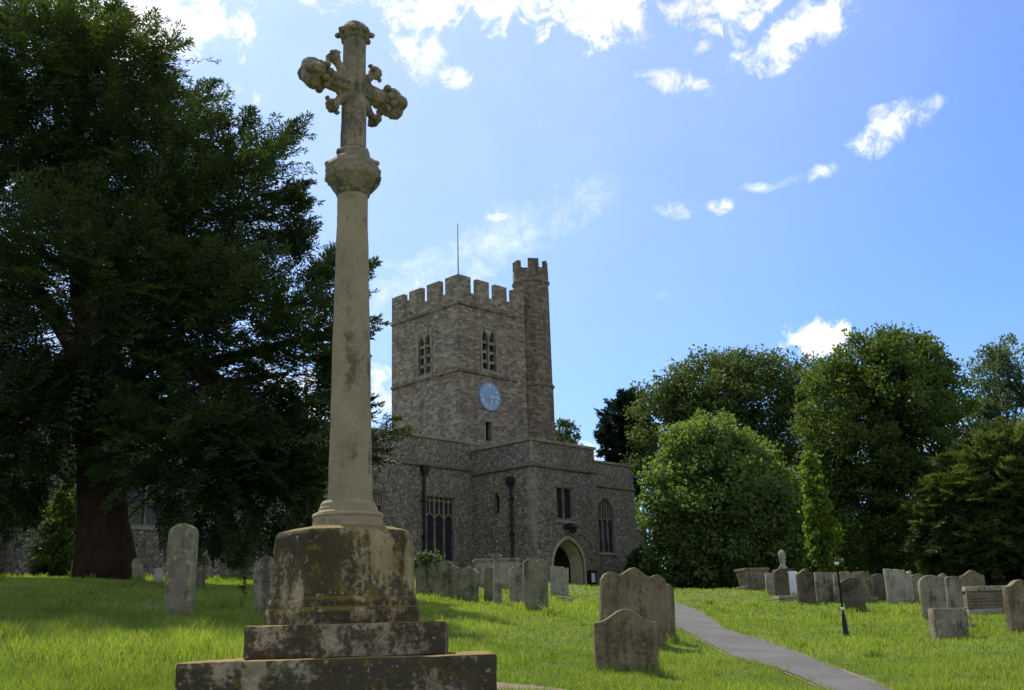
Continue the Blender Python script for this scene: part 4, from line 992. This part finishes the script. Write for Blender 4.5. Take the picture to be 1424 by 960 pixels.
# path lamp
def lamp_post():
    P = hit(1177, 886); o = empty('lamp_post', P); tag(o, 'slim black lamp post with a small white lamp on the grass by the path', 'lamp post')
    H = at(1167, 781, P.y).z - P.z; k = wat(1, P)
    mb = MB(); mb.lathe([(k * 4.6, -.2), (k * 4.6, .06), (k * 3.8, .08), (k * 3.5, .3), (k * 2.8, .34), (k * 3.0, .36), (k * 2.2, .42), (k * 1.7, .5)], 12); mb.build('base', M['iron'], o, smooth=True)
    mb = MB(); mb.lathe([(k * 1.7, .501), (k * 1.25, H * .93), (k * 1.9, H * .935), (k * 1.9, H * .945), (k * 1.0, H * .95)], 10); p = mb.build('pole', M['iron'], o, smooth=True)
    mb = MB(); mb.lathe([(k * 2.0, H * .42), (k * 2.0, H * .425)], 10) if False else mb.lathe([(k * 2.2, .505), (k * 2.35, .53), (k * 2.2, .555)], 10); mb.build('collar', M['lampwhite'], o, smooth=True)
    mb = MB(); mb.lathe([(k * 1.0, H * .951), (k * 3.2, H * .965), (k * 3.4, H * .985), (k * 2.0, H * 1.0)], 10); mb.build('lamp_glass', M['lampwhite'], o, smooth=True)
    mb = MB(); mb.lathe([(k * 3.6, H * 1.001), (k * 3.4, H * 1.01), (k * 1.2, H * 1.04), (k * .5, H * 1.06)], 10); mb.build('cap', M['iron'], o, smooth=True)
    o.rotation_euler = (0, R_(-1.6), 0)
lamp_post()

# ------------------------------------------------------------------ foliage
def unit(n):
    v = RG.normal(size=(n, 3)); return v / np.linalg.norm(v, axis=1, keepdims=True)
def leaf_quads(P, Dn, Nn, L, W, tint, name, mat, parent=None, loc=(0, 0, 0)):
    """pointed leaves: base P, direction Dn, surface normal Nn, length L, width W"""
    S = np.cross(Nn, Dn); S /= np.linalg.norm(S, axis=1, keepdims=True) + 1e-9
    L = L[:, None]; W = W[:, None]
    a = P; b = P + Dn * L * .45 + S * W * .5; c = P + Dn * L; d = P + Dn * L * .45 - S * W * .5
    V = np.stack([a, b, c, d], 1).reshape(-1, 3) - np.array(loc); n = len(P)
    me = np_mesh(name, V, np.arange(4 * n), np.full(n, 4), tint); return link(name, me, mat, parent, None)
def limb_tubes(base, tops, r0, name, mat, parent, taper=.25, split=.35, wig=.25, flare=1.35):
    mb = MB(); base = Vector(base)
    main = Vector(tops[0]); sp = base.lerp(main, split)
    pts = []; rad = []
    for k in range(9):
        t = k / 8; p = base.lerp(main, t); p += Vector((rnd.uniform(-1, 1), rnd.uniform(-1, 1), 0)) * wig * (t > 0) * (t < 1) * .5
        pts.append(p); rad.append(r0 * (flare if k == 0 else 1) * (1 - (1 - taper) * t))
    mb.tube(pts, rad, 12)
    for T in tops[1:]:
        T = Vector(T); t0 = rnd.uniform(.22, .6); p0 = base.lerp(main, t0); q = []; rr = []
        for k in range(7):
            t = k / 6; p = p0.lerp(T, t); p.z += math.sin(t * math.pi) * .08 * (T - p0).length; p += Vector((rnd.uniform(-1, 1), rnd.uniform(-1, 1), rnd.uniform(-.4, .4))) * wig * .4 * (0 < t < 1)
            q.append(p); rr.append(r0 * .42 * (1 - .85 * t) + .015)
        mb.tube(q, rr, 7)
    return mb.build(name, mat, parent, smooth=True)
def lobe_list(D, L):
    out = []
    for (px, py, rx, ry, dD, *k) in L:
        c = at(px, py, D + dD); s = depth(c) / F_PX; rr = (rx * s, (k[0] if k else rx * s), ry * s); out.append((np.array(c), np.array(rr)))
    return out
def broadleaf(name, label, cat, bpx, D, lobes, leaf, n_leaf, mat, bark='bark2', r0=.35, group=None, clump=.55, droop=-.1, crown_name='crown', fill=.12, aspect=.62, up=.35):
    D *= 1.2; LB = lobe_list(D, lobes); B = at(bpx, 800, D); B.z = G(B.x, B.y) - .1
    o = empty(name, B); tag(o, label, cat, group)
    area = np.array([(r[0] * r[2] + r[0] * r[1] + r[1] * r[2]) for _, r in LB]); area /= area.sum()
    P = []; C_ = []; T = []
    for (c, r), a in zip(LB, area):
        nl = int(n_leaf * a); ncl = max(6, nl // 70)
        d = unit(ncl); rad = RG.uniform(.72, 1.04, ncl) ** .8 * (1 + .09 * np.sin(5 * d[:, 0] + 3 * d[:, 2] + c[0]) + .08 * np.sin(11 * d[:, 0] + 9 * d[:, 2] + 7 * d[:, 1]))
        inner = RG.random(ncl) < fill; rad[inner] = RG.uniform(.3, .75, inner.sum())
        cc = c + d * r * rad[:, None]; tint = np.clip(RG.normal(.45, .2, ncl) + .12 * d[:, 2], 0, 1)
        k = RG.integers(0, ncl, nl); g = np.clip(RG.normal(0, 1, (nl, 3)), -1.7, 1.7); g *= np.array([1, 1, .62]) * clump * np.minimum(1, r.min() / 1.2) * .55
        p = cc[k] + g
        P.append(p); C_.append(d[k]); T.append(np.clip(tint[k] + RG.normal(0, .12, nl), 0, 1))
        ns = max(4, nl // 260); ds = unit(ns); ds[:, 2] = np.abs(ds[:, 2]) * .9 + .05; ds /= np.linalg.norm(ds, axis=1, keepdims=True)   # leading shoots beyond the crown
        m_ = 16; kk = np.repeat(np.arange(ns), m_); tt = RG.uniform(.88, 1.0, ns * m_) + RG.random(ns * m_) * np.repeat(RG.uniform(.06, .24, ns), m_)
        P.append(c + ds[kk] * r * tt[:, None] + RG.normal(0, .1, (ns * m_, 3)) + np.array([0, 0, .25]) * (tt[:, None] - .9)); C_.append(ds[kk]); T.append(np.clip(RG.normal(.65, .18, ns * m_), 0, 1))
    P = np.concatenate(P); C_ = np.concatenate(C_); T = np.concatenate(T)
    keep = P[:, 2] > gz(P[:, 0], P[:, 1]) + .1; P, C_, T = P[keep], C_[keep], T[keep]; n = len(P)
    Dn = unit(n) + C_ * .6 + np.array([0, 0, droop]); Dn /= np.linalg.norm(Dn, axis=1, keepdims=True)
    Nn = unit(n) * .8 + C_ * .3 + np.array([0, 0, up]); Nn -= Dn * (Nn * Dn).sum(1)[:, None]; Nn /= np.linalg.norm(Nn, axis=1, keepdims=True) + 1e-9
    Ls = leaf * RG.uniform(.7, 1.3, n)
    tops = [Vector(LB[0][0]) - B + Vector((0, 0, LB[0][1][2] * .4))] + [Vector(c) - B for c, r in LB[1:]] + [Vector(LB[0][0] + unit(1)[0] * LB[0][1] * .7) - B for _ in range(6)]
    limb_tubes((0, 0, -.2), tops, r0, 'trunk', M[bark], o)
    leaf_quads(P, Dn, Nn, Ls, Ls * aspect, T, crown_name, M[mat], o, B)
    return o
def spray_conifer(name, label, cat, base, D, lobes, n_branch, mat, bark, r0, twig=.2, tw=.045, blen=(1.2, 2.4), group=None, limbs=True, top=None, trunk_kw={}, plumes=None, droop=.5):
    """branches that leave each lobe as flat feathered sprays"""
    D *= 1.2; LB = lobe_list(D, lobes); B = Vector(base)
    o = empty(name, B); tag(o, label, cat, group)
    area = np.array([(r[0] * r[2] + r[0] * r[1] + r[1] * r[2]) for _, r in LB]); area /= area.sum()
    S0 = []; SD = []; SL = []; ST = []
    for (c, r), a in zip(LB, area):
        n = int(n_branch * a) + 3; d = unit(n); d[:, 2] = d[:, 2] * .9 + .05
        rad = RG.uniform(.35, .85, n)
        S0.append(c + d * r * rad[:, None]); dd = d * r; dd /= np.linalg.norm(dd, axis=1, keepdims=True)
        dd = dd + RG.normal(0, .28, (n, 3)) + np.array([0, 0, .12]); dd /= np.linalg.norm(dd, axis=1, keepdims=True)
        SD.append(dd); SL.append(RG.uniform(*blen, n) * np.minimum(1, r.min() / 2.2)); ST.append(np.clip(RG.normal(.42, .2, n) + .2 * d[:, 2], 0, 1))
    for pl in (plumes or []):   # (px0, py0, px1, py1, dD, count): leading shoots that stick out of the crown
        p0 = np.array(at(pl[0], pl[1], D + pl[4])); p1 = np.array(at(pl[2], pl[3], D + pl[4])); v = p1 - p0; ln = np.linalg.norm(v)
        n = pl[5]; t = RG.uniform(0, .75, n); S0.append(p0 + v * t[:, None] + RG.normal(0, .12, (n, 3))); dd = v / ln + RG.normal(0, .38, (n, 3)) * (1 - t[:, None] * .6); dd /= np.linalg.norm(dd, axis=1, keepdims=True)
        SD.append(dd); SL.append((.35 + .3 * RG.random(n)) * ln * (1.05 - t) + .35); ST.append(np.clip(RG.normal(.5, .2, n), 0, 1))
    S0 = np.concatenate(S0); SD = np.concatenate(SD); SL = np.concatenate(SL); ST = np.concatenate(ST); nb_ = len(S0)
    # along each branch: side shoots left and right in a flat plane, each carrying twiglets
    side = np.cross(SD, np.array([0, 0, 1.]) + RG.normal(0, .35, (nb_, 3))); side /= np.linalg.norm(side, axis=1, keepdims=True) + 1e-9
    P = []; Dn = []; Nn = []; L = []; T = []
    NS = 9
    for j in range(NS):
        t = (j + .6) / NS
        for sg in (-1, 1):
            ax_ = S0 + SD * (SL * t)[:, None]; ax_[:, 2] -= droop * SL * t * t * .35
            sl = SL * .42 * (1.05 - t) * RG.uniform(.7, 1.2, nb_) + .08
            sd_ = SD * .75 + side * sg * .8 + RG.normal(0, .14, (nb_, 3)); sd_[:, 2] -= .12 * droop; sd_ /= np.linalg.norm(sd_, axis=1, keepdims=True)
            nrm = np.cross(SD, side)
            for k in range(3):
                q = ax_ + sd_ * (sl * (k / 3))[:, None]
                for s2 in ((-1, 1) if k < 2 else (0,)):
                    dd = sd_ + np.cross(nrm, sd_) * (.65 * s2) + RG.normal(0, .16, (nb_, 3)); dd /= np.linalg.norm(dd, axis=1, keepdims=True)
                    keep = RG.random(nb_) < .93
                    P.append(q[keep]); Dn.append(dd[keep]); nn_ = nrm + RG.normal(0, .45, (nb_, 3)); Nn.append(nn_[keep]); L.append((twig * RG.uniform(.7, 1.35, nb_))[keep]); T.append(np.clip(ST + RG.normal(0, .08, nb_) + .12 * t, 0, 1)[keep])
    P = np.concatenate(P); Dn = np.concatenate(Dn); Nn = np.concatenate(Nn); L = np.concatenate(L); T = np.concatenate(T)
    Nn -= Dn * (Nn * Dn).sum(1)[:, None]; Nn /= np.linalg.norm(Nn, axis=1, keepdims=True) + 1e-9
    keep = P[:, 2] > gz(P[:, 0], P[:, 1]) + .5
    P, Dn, Nn, L, T = P[keep], Dn[keep], Nn[keep], L[keep], T[keep]
    # branch wood shows as thin tubes inside the crown
    tops = [Vector(top or LB[0][0]) - B] + [Vector(c) - B for c, r in LB[1:]]
    limb_tubes((0, 0, -.3), tops, r0, 'trunk', M[bark], o, **trunk_kw)
    leaf_quads(P, Dn, Nn, L, L * (tw / twig), T, 'crown', M[mat], o, B)
    return o

yb = at(150, 808, 28.8); yb.z = G(yb.x, yb.y)
yew_lobes = [(90, 150, 165, 140, 0), (200, 250, 130, 135, 0), (-40, 300, 160, 260, 0), (255, 330, 130, 150, -.5), (330, 300, 80, 110, -.5), (130, 440, 190, 190, -1.5), (320, 480, 120, 150, -1.5), (400, 520, 70, 120, -1), (415, 615, 65, 75, -1), (270, 630, 150, 80, -2), (330, 650, 110, 60, -1), (380, 660, 90, 55, -1.5), (20, 590, 130, 100, -1), (-60, 640, 110, 90, -2), (60, 80, 90, 75, .5), (150, 90, 90, 60, .5), (470, 470, 38, 90, 0)]
yew_plumes = [(330, 250, 346, 150, 0, 14), (350, 250, 418, 160, 0, 22), (370, 300, 424, 250, 0, 14), (380, 350, 432, 300, 0, 12), (400, 400, 425, 310, 0, 16), (420, 430, 462, 355, 0, 16), (440, 420, 470, 350, 0, 12), (455, 440, 522, 370, 0, 14), (470, 480, 520, 455, 0, 8), (470, 590, 522, 562, 0, 10), (450, 640, 562, 596, 0, 22), (460, 640, 535, 640, 0, 10), (250, 170, 300, 120, 0, 12), (280, 200, 312, 160, 0, 8), (120, 60, 150, 8, 0, 10), (90, 40, 95, 2, 0, 8), (390, 300, 420, 275, -1, 10),
              (230, 690, 240, 745, -1, 10), (300, 690, 310, 770, -1.5, 14), (350, 690, 350, 775, -1.5, 14), (400, 690, 410, 760, -1.5, 14), (260, 690, 275, 760, -2, 12), (60, 640, 40, 720, -1, 12), (10, 660, 10, 730, -1, 12), (330, 700, 330, 780, -1, 10), (435, 660, 440, 740, -1, 14), (380, 700, 385, 770, -1, 12)]
spray_conifer('yew_tree', 'huge dark spreading yew with a thick red brown trunk at the left', 'tree', yb, 24, yew_lobes, 5800, 'yew', 'bark', wat(39, yb), .15, .042, (.9, 2.1), top=at(110, 120, 28.8), plumes=yew_plumes, trunk_kw=dict(taper=.2, wig=.35, flare=1.25))

broadleaf('round_tree', 'bright green rounded tree beside the right end of the church', 'tree', 1000, 43,
          [(1000, 710, 95, 95, 0), (985, 640, 62, 58, 0), (942, 700, 46, 60, -.5), (1065, 720, 55, 72, -.3), (968, 765, 52, 50, 0), (1040, 770, 75, 42, 0), (1020, 660, 58, 50, .5), (940, 750, 36, 55, 0), (1088, 760, 32, 42, 0), (990, 598, 24, 24, 0), (1078, 680, 26, 30, 0), (952, 630, 24, 24, 0), (1112, 720, 16, 26, 0), (915, 690, 18, 30, 0), (1035, 625, 22, 22, 0)], .2, 64000, 'maple', r0=.3, group='broadleaf trees behind the graves', clump=.6)
broadleaf('lime_tree', 'tall dense dark green lime tree standing behind the lamp post', 'tree', 1215, 46,
          [(1225, 600, 105, 120, 0), (1235, 520, 72, 60, 0), (1170, 590, 62, 90, -.5), (1290, 590, 62, 90, 0), (1210, 690, 90, 85, 0), (1280, 690, 62, 80, .3), (1155, 660, 42, 55, -.3), (1245, 490, 38, 30, 0), (1200, 510, 40, 40, 0), (1290, 530, 36, 40, 0), (1225, 760, 85, 40, 0), (1265, 560, 60, 50, 0), (1240, 580, 60, 50, 1), (1190, 640, 60, 60, 1)], .2, 92000, 'lime', r0=.4, group='broadleaf trees behind the graves', clump=.55)
lime_sh = broadleaf('sapling', 'fresh yellow green leafy shoots hanging behind the lamp post top', 'tree', 1150, 37,
          [(1146, 735, 18, 36, 0), (1133, 700, 14, 30, 0), (1152, 772, 14, 24, 0), (1128, 660, 10, 26, 0), (1140, 765, 14, 12, 0)], .17, 6500, 'limeshoot', r0=.05, clump=.5)
broadleaf('oak_tree', 'broad dark oak rising behind the rounded bright green tree', 'tree', 1040, 60,
          [(1020, 590, 100, 95, 0), (985, 545, 62, 48, 0), (1060, 550, 75, 55, 0), (925, 590, 45, 60, 0), (1100, 610, 70, 80, 0), (1130, 535, 36, 38, 0), (905, 640, 30, 50, 0), (1030, 680, 110, 80, 0), (1120, 700, 60, 80, 0), (950, 560, 40, 36, 0), (1010, 515, 40, 24, 0)], .23, 80000, 'oak', r0=.5, group='broadleaf trees behind the graves', clump=.8)
broadleaf('willow_tree', 'airy grey green tree at the right edge with sky showing through', 'tree', 1405, 56,
          [(1385, 540, 38, 52, 0), (1420, 520, 50, 48, 0), (1375, 600, 32, 48, 0), (1440, 600, 60, 70, 0), (1400, 660, 60, 60, 0), (1352, 650, 26, 40, 0)], .22, 24000, 'cypress', r0=.3, clump=.6, fill=.05)
broadleaf('ash_tree', 'distant leafy treetop just right of the church tower', 'tree', 782, 80,
          [(778, 602, 22, 14, 0), (792, 612, 16, 10, 0), (770, 640, 40, 30, 0)], .28, 5000, 'oak', r0=.4, clump=.7)
pb_ = at(862, 800, 76.8); pb_.z = G(pb_.x, pb_.y)
spray_conifer('pine_tree', 'dark blue green pine between the church and the oak', 'tree', pb_, 64,
              [(868, 590, 30, 26, 0), (880, 565, 20, 18, 0), (855, 612, 22, 14, 0), (878, 625, 28, 20, 0), (862, 640, 26, 14, 0), (885, 600, 24, 22, 0), (880, 660, 26, 30, 0)], 520, 'pine', 'bark2', .28, .34, .1, (1.0, 1.9), droop=.1,
              plumes=[(860, 580, 838, 574, 0, 5), (860, 600, 836, 602, 0, 5), (855, 625, 834, 628, 0, 4), (878, 570, 884, 546, 0, 6), (870, 575, 858, 560, 0, 5)])
rb_ = at(1385, 830, 48); rb_.z = G(rb_.x, rb_.y)
spray_conifer('yew_tree', 'low olive green yew with drooping layered branches at the right edge', 'tree', rb_, 40,
              [(1390, 690, 75, 70, 0), (1340, 710, 50, 55, 0), (1400, 640, 50, 45, 0), (1360, 760, 75, 40, 0), (1430, 740, 60, 60, 0), (1310, 740, 32, 40, 0), (1420, 780, 50, 30, 0)], 1700, 'yew2', 'bark', .45, .24, .062, (1.1, 2.2), droop=.8,
              plumes=[(1330, 690, 1288, 690, 0, 14), (1320, 740, 1284, 728, 0, 12), (1340, 660, 1310, 640, 0, 10), (1370, 640, 1350, 605, 0, 10), (1310, 770, 1285, 775, 0, 10)])
# bushes
broadleaf('holly_bush', 'variegated leafy bush beside the church wall left of the yew trunk', 'bush', 85, 29, [(88, 735, 26, 42, 0), (80, 775, 30, 30, 0), (100, 700, 18, 30, 0), (75, 795, 24, 16, 0)], .13, 9000, 'ivy', r0=.07, clump=.45)
broadleaf('ivy_clump', 'clump of sunlit ivy capping the green headstone', 'ivy', 594, 27, [(593, 777, 14, 5, 0), (583, 784, 6, 8, 0), (605, 780, 7, 4, 0)], .09, 900, 'ivy', r0=.02, clump=.25, crown_name='leaves')
# dark undergrowth closing the view under the trees
def thicket():
    P = []; T = []
    for (p0, p1, D, top, n) in ((880, 1160, 50, 745, 26000), (1100, 1500, 51, 725, 30000), (900, 960, 46, 770, 5000)):
        D *= 1.2; px = RG.uniform(p0, p1, n); a = np.array(at(0, 800, D)); b = np.array(at(1424, 800, D)); x = a[0] + (b[0] - a[0]) * px / 1424; y = D + RG.normal(0, 1.2, n); g = gz(x, y)
        h = (at(1150, top, D).z - G(12, D)) * (.75 + .25 * np.sin(px * .09) * np.sin(px * .031 + 1)); z = g - .1 + RG.random(n) ** .8 * h
        P.append(np.stack([x, y, z], 1)); T.append(np.clip(RG.normal(.3, .2, n), 0, 1))
    P = np.concatenate(P); T = np.concatenate(T); n = len(P); Dn = unit(n); Nn = unit(n); Nn -= Dn * (Nn * Dn).sum(1)[:, None]; Nn /= np.linalg.norm(Nn, axis=1, keepdims=True)
    L = RG.uniform(.2, .36, n); o = leaf_quads(P, Dn, Nn, L, L * .6, T, 'undergrowth', M['shrub']); tag(o, kind='stuff')
thicket()
# weed by the left headstone
def weed():
    P = hit(338, 834); n = 60; h = at(338, 795, P.y).z - P.z; o = empty('weed', P); tag(o, 'thin dark leafy weed standing in the grass left of the plinth', 'weed')
    mb = MB(); mb.tube([(0, 0, -.05), (.02, 0, h * .5), (.0, .02, h)], [.012, .009, .004], 6); mb.build('stem', M['bark2'], o)
    t = RG.random(n) ** .7; a = RG.uniform(0, 6.28, n); B = np.stack([np.zeros(n), np.zeros(n), t * h], 1); Dn = np.stack([np.cos(a), np.sin(a), RG.uniform(-.5, .3, n)], 1); Dn /= np.linalg.norm(Dn, axis=1, keepdims=True)
    Nn = np.array([0, 0, 1.]) - Dn * Dn[:, 2:3]; Nn /= np.linalg.norm(Nn, axis=1, keepdims=True); L = RG.uniform(.08, .2, n); leaf_quads(B, Dn, Nn, L, L * .45, RG.random(n) * .5, 'leaves', M['shrub'], o)
weed()

# ------------------------------------------------------------------ bare earth beside the steps, and the grass
def patch():
    c = hit(712, 957); n = 26; V = [(0, 0)] + [(math.cos(2 * math.pi * k / n) * .62 * rnd.uniform(.75, 1.15), math.sin(2 * math.pi * k / n) * .42 * rnd.uniform(.7, 1.15)) for k in range(n)]
    V = np.array([(c.x + x, c.y + y, 0) for x, y in V]); V[:, 2] = gz(V[:, 0], V[:, 1]) + .012
    L = []
    for k in range(n): L += [0, 1 + k, 1 + (k + 1) % n]
    o = link('bare_earth', np_mesh('bare_earth', V, L, np.full(n, 3)), M['soil']); tag(o, kind='structure'); return c
EARTH = patch()
from mathutils import noise as MN
def grass():
    Ps = []; Hs = []; Ws = []
    for (d0, d1, den, h, w) in ((5.5, 10.5, 2400, .085, .006), (10.5, 17, 1200, .075, .009), (17, 27, 480, .066, .014), (27, 41, 190, .07, .024), (41, 62, 66, .075, .04)):
        n = int(.62 * (d1 * d1 - d0 * d0) * den * .98); y = np.sqrt(RG.uniform(d0 * d0, d1 * d1, n)); x = RG.uniform(-.62, .62, n) * y
        Ps.append(np.stack([x, y], 1)); Hs.append(np.full(n, h)); Ws.append(np.full(n, w))
    for o in GS.values():      # longer grass left standing round the feet of the stones
        bb = [Vector(c) for c in o.bound_box]; w = max(c.x for c in bb); n = int(260 * max(.4, w)) if o.location.y < 30 else int(120 * max(.4, w))
        t = RG.uniform(-1.1, 1.1, n) * w; q = RG.normal(0, .12, n) - .02; ca, sa = math.cos(o.rotation_euler.z), math.sin(o.rotation_euler.z)
        Ps.append(np.stack([o.location.x + ca * t - sa * q, o.location.y + sa * t + ca * q], 1)); Hs.append(np.full(n, .14)); Ws.append(np.full(n, .007 + .0006 * o.location.y))
    for k in range(260):       # scattered taller tufts
        yy = math.sqrt(rnd.uniform(40, 1600)); xx = rnd.uniform(-.6, .6) * yy; n = rnd.randint(30, 90)
        Ps.append(np.stack([xx + RG.normal(0, .09, n), yy + RG.normal(0, .09, n)], 1)); Hs.append(np.full(n, rnd.uniform(.1, .17))); Ws.append(np.full(n, .006 + .0006 * yy))
    P = np.concatenate(Ps); H = np.concatenate(Hs); W = np.concatenate(Ws); x, y = P.T
    q = lambda s, o_: np.array([0.5]) if False else None
    # uneven growth: sum of sines as a cheap noise
    def cheap(s, sd):
        r = np.random.default_rng(sd); z = np.zeros(len(x))
        for k in range(9):
            a = r.uniform(0, 6.28); f = s * r.uniform(.6, 1.8); z += np.sin((x * math.cos(a) + y * math.sin(a)) * f + r.uniform(0, 6.28))
        return z / 3
    big, med, sml = cheap(.9, 1), cheap(2.8, 2), cheap(9, 3)
    left = 1 / (1 + np.exp((x + .8) / .8))      # the left lawn is left longer
    H = H * (1 + .25 * big + .28 * med + .2 * sml) * (1 + .6 * left * (y < 19)) * RG.uniform(.55, 1.35, len(x))
    keep = ~near_path(x + RG.normal(0, .06, len(x)), y + RG.normal(0, .06, len(x)), -.02)
    keep &= ~((np.abs(x - CX - c1 * .9) < h1 + .01) & (np.abs(y - CY) < h1 + .01))
    keep &= ~((((x - EARTH.x) / .56) ** 2 + ((y - EARTH.y) / .38) ** 2) < 1 + .25 * sml)
    # inside the church
    qx, qy = x - A0.x, y - A0.y; u = qx * E_.x + qy * E_.y; v = qx * L_.x + qy * L_.y
    keep &= ~((v > 0) & (u < 16)); keep &= ~((v > -PD) & (u > 0) & (u < PB))
    keep &= np.hypot(x - yb.x, y - yb.y) > 1.0
    x, y, H, W, big, med, sml = [a[keep] for a in (x, y, H, W, big, med, sml)]; n = len(x)
    H = np.clip(H, .02, .3)
    z = gz(x, y) - .01; a = RG.uniform(0, 6.28, n); lean = RG.uniform(.1, .75, n) * H; b = RG.uniform(0, 6.28, n)
    dx, dy = np.cos(b) * lean, np.sin(b) * lean; wx, wy = np.cos(a) * W, np.sin(a) * W
    B = np.stack([x, y, z], 1); V = np.empty((n, 5, 3))
    V[:, 0] = B - np.stack([wx, wy, 0 * x], 1) / 2; V[:, 1] = B + np.stack([wx, wy, 0 * x], 1) / 2
    m = B + np.stack([dx * .3, dy * .3, H * .6], 1); V[:, 2] = m + np.stack([wx, wy, 0 * x], 1) * .36; V[:, 3] = m - np.stack([wx, wy, 0 * x], 1) * .36
    V[:, 4] = B + np.stack([dx, dy, H], 1)
    k = np.arange(n) * 5; L = np.stack([k, k + 1, k + 2, k + 3, k + 3, k + 2, k + 4], 1).ravel(); S = np.tile([4, 3], n)
    t = np.clip(.45 + .22 * big + .17 * med + RG.normal(0, .24, n), 0, 1)
    o = link('grass', np_mesh('grass', V.reshape(-1, 3), L, S, np.repeat(t, 2)), M['grass']); tag(o, kind='stuff')
    print('grass blades', n)
grass()
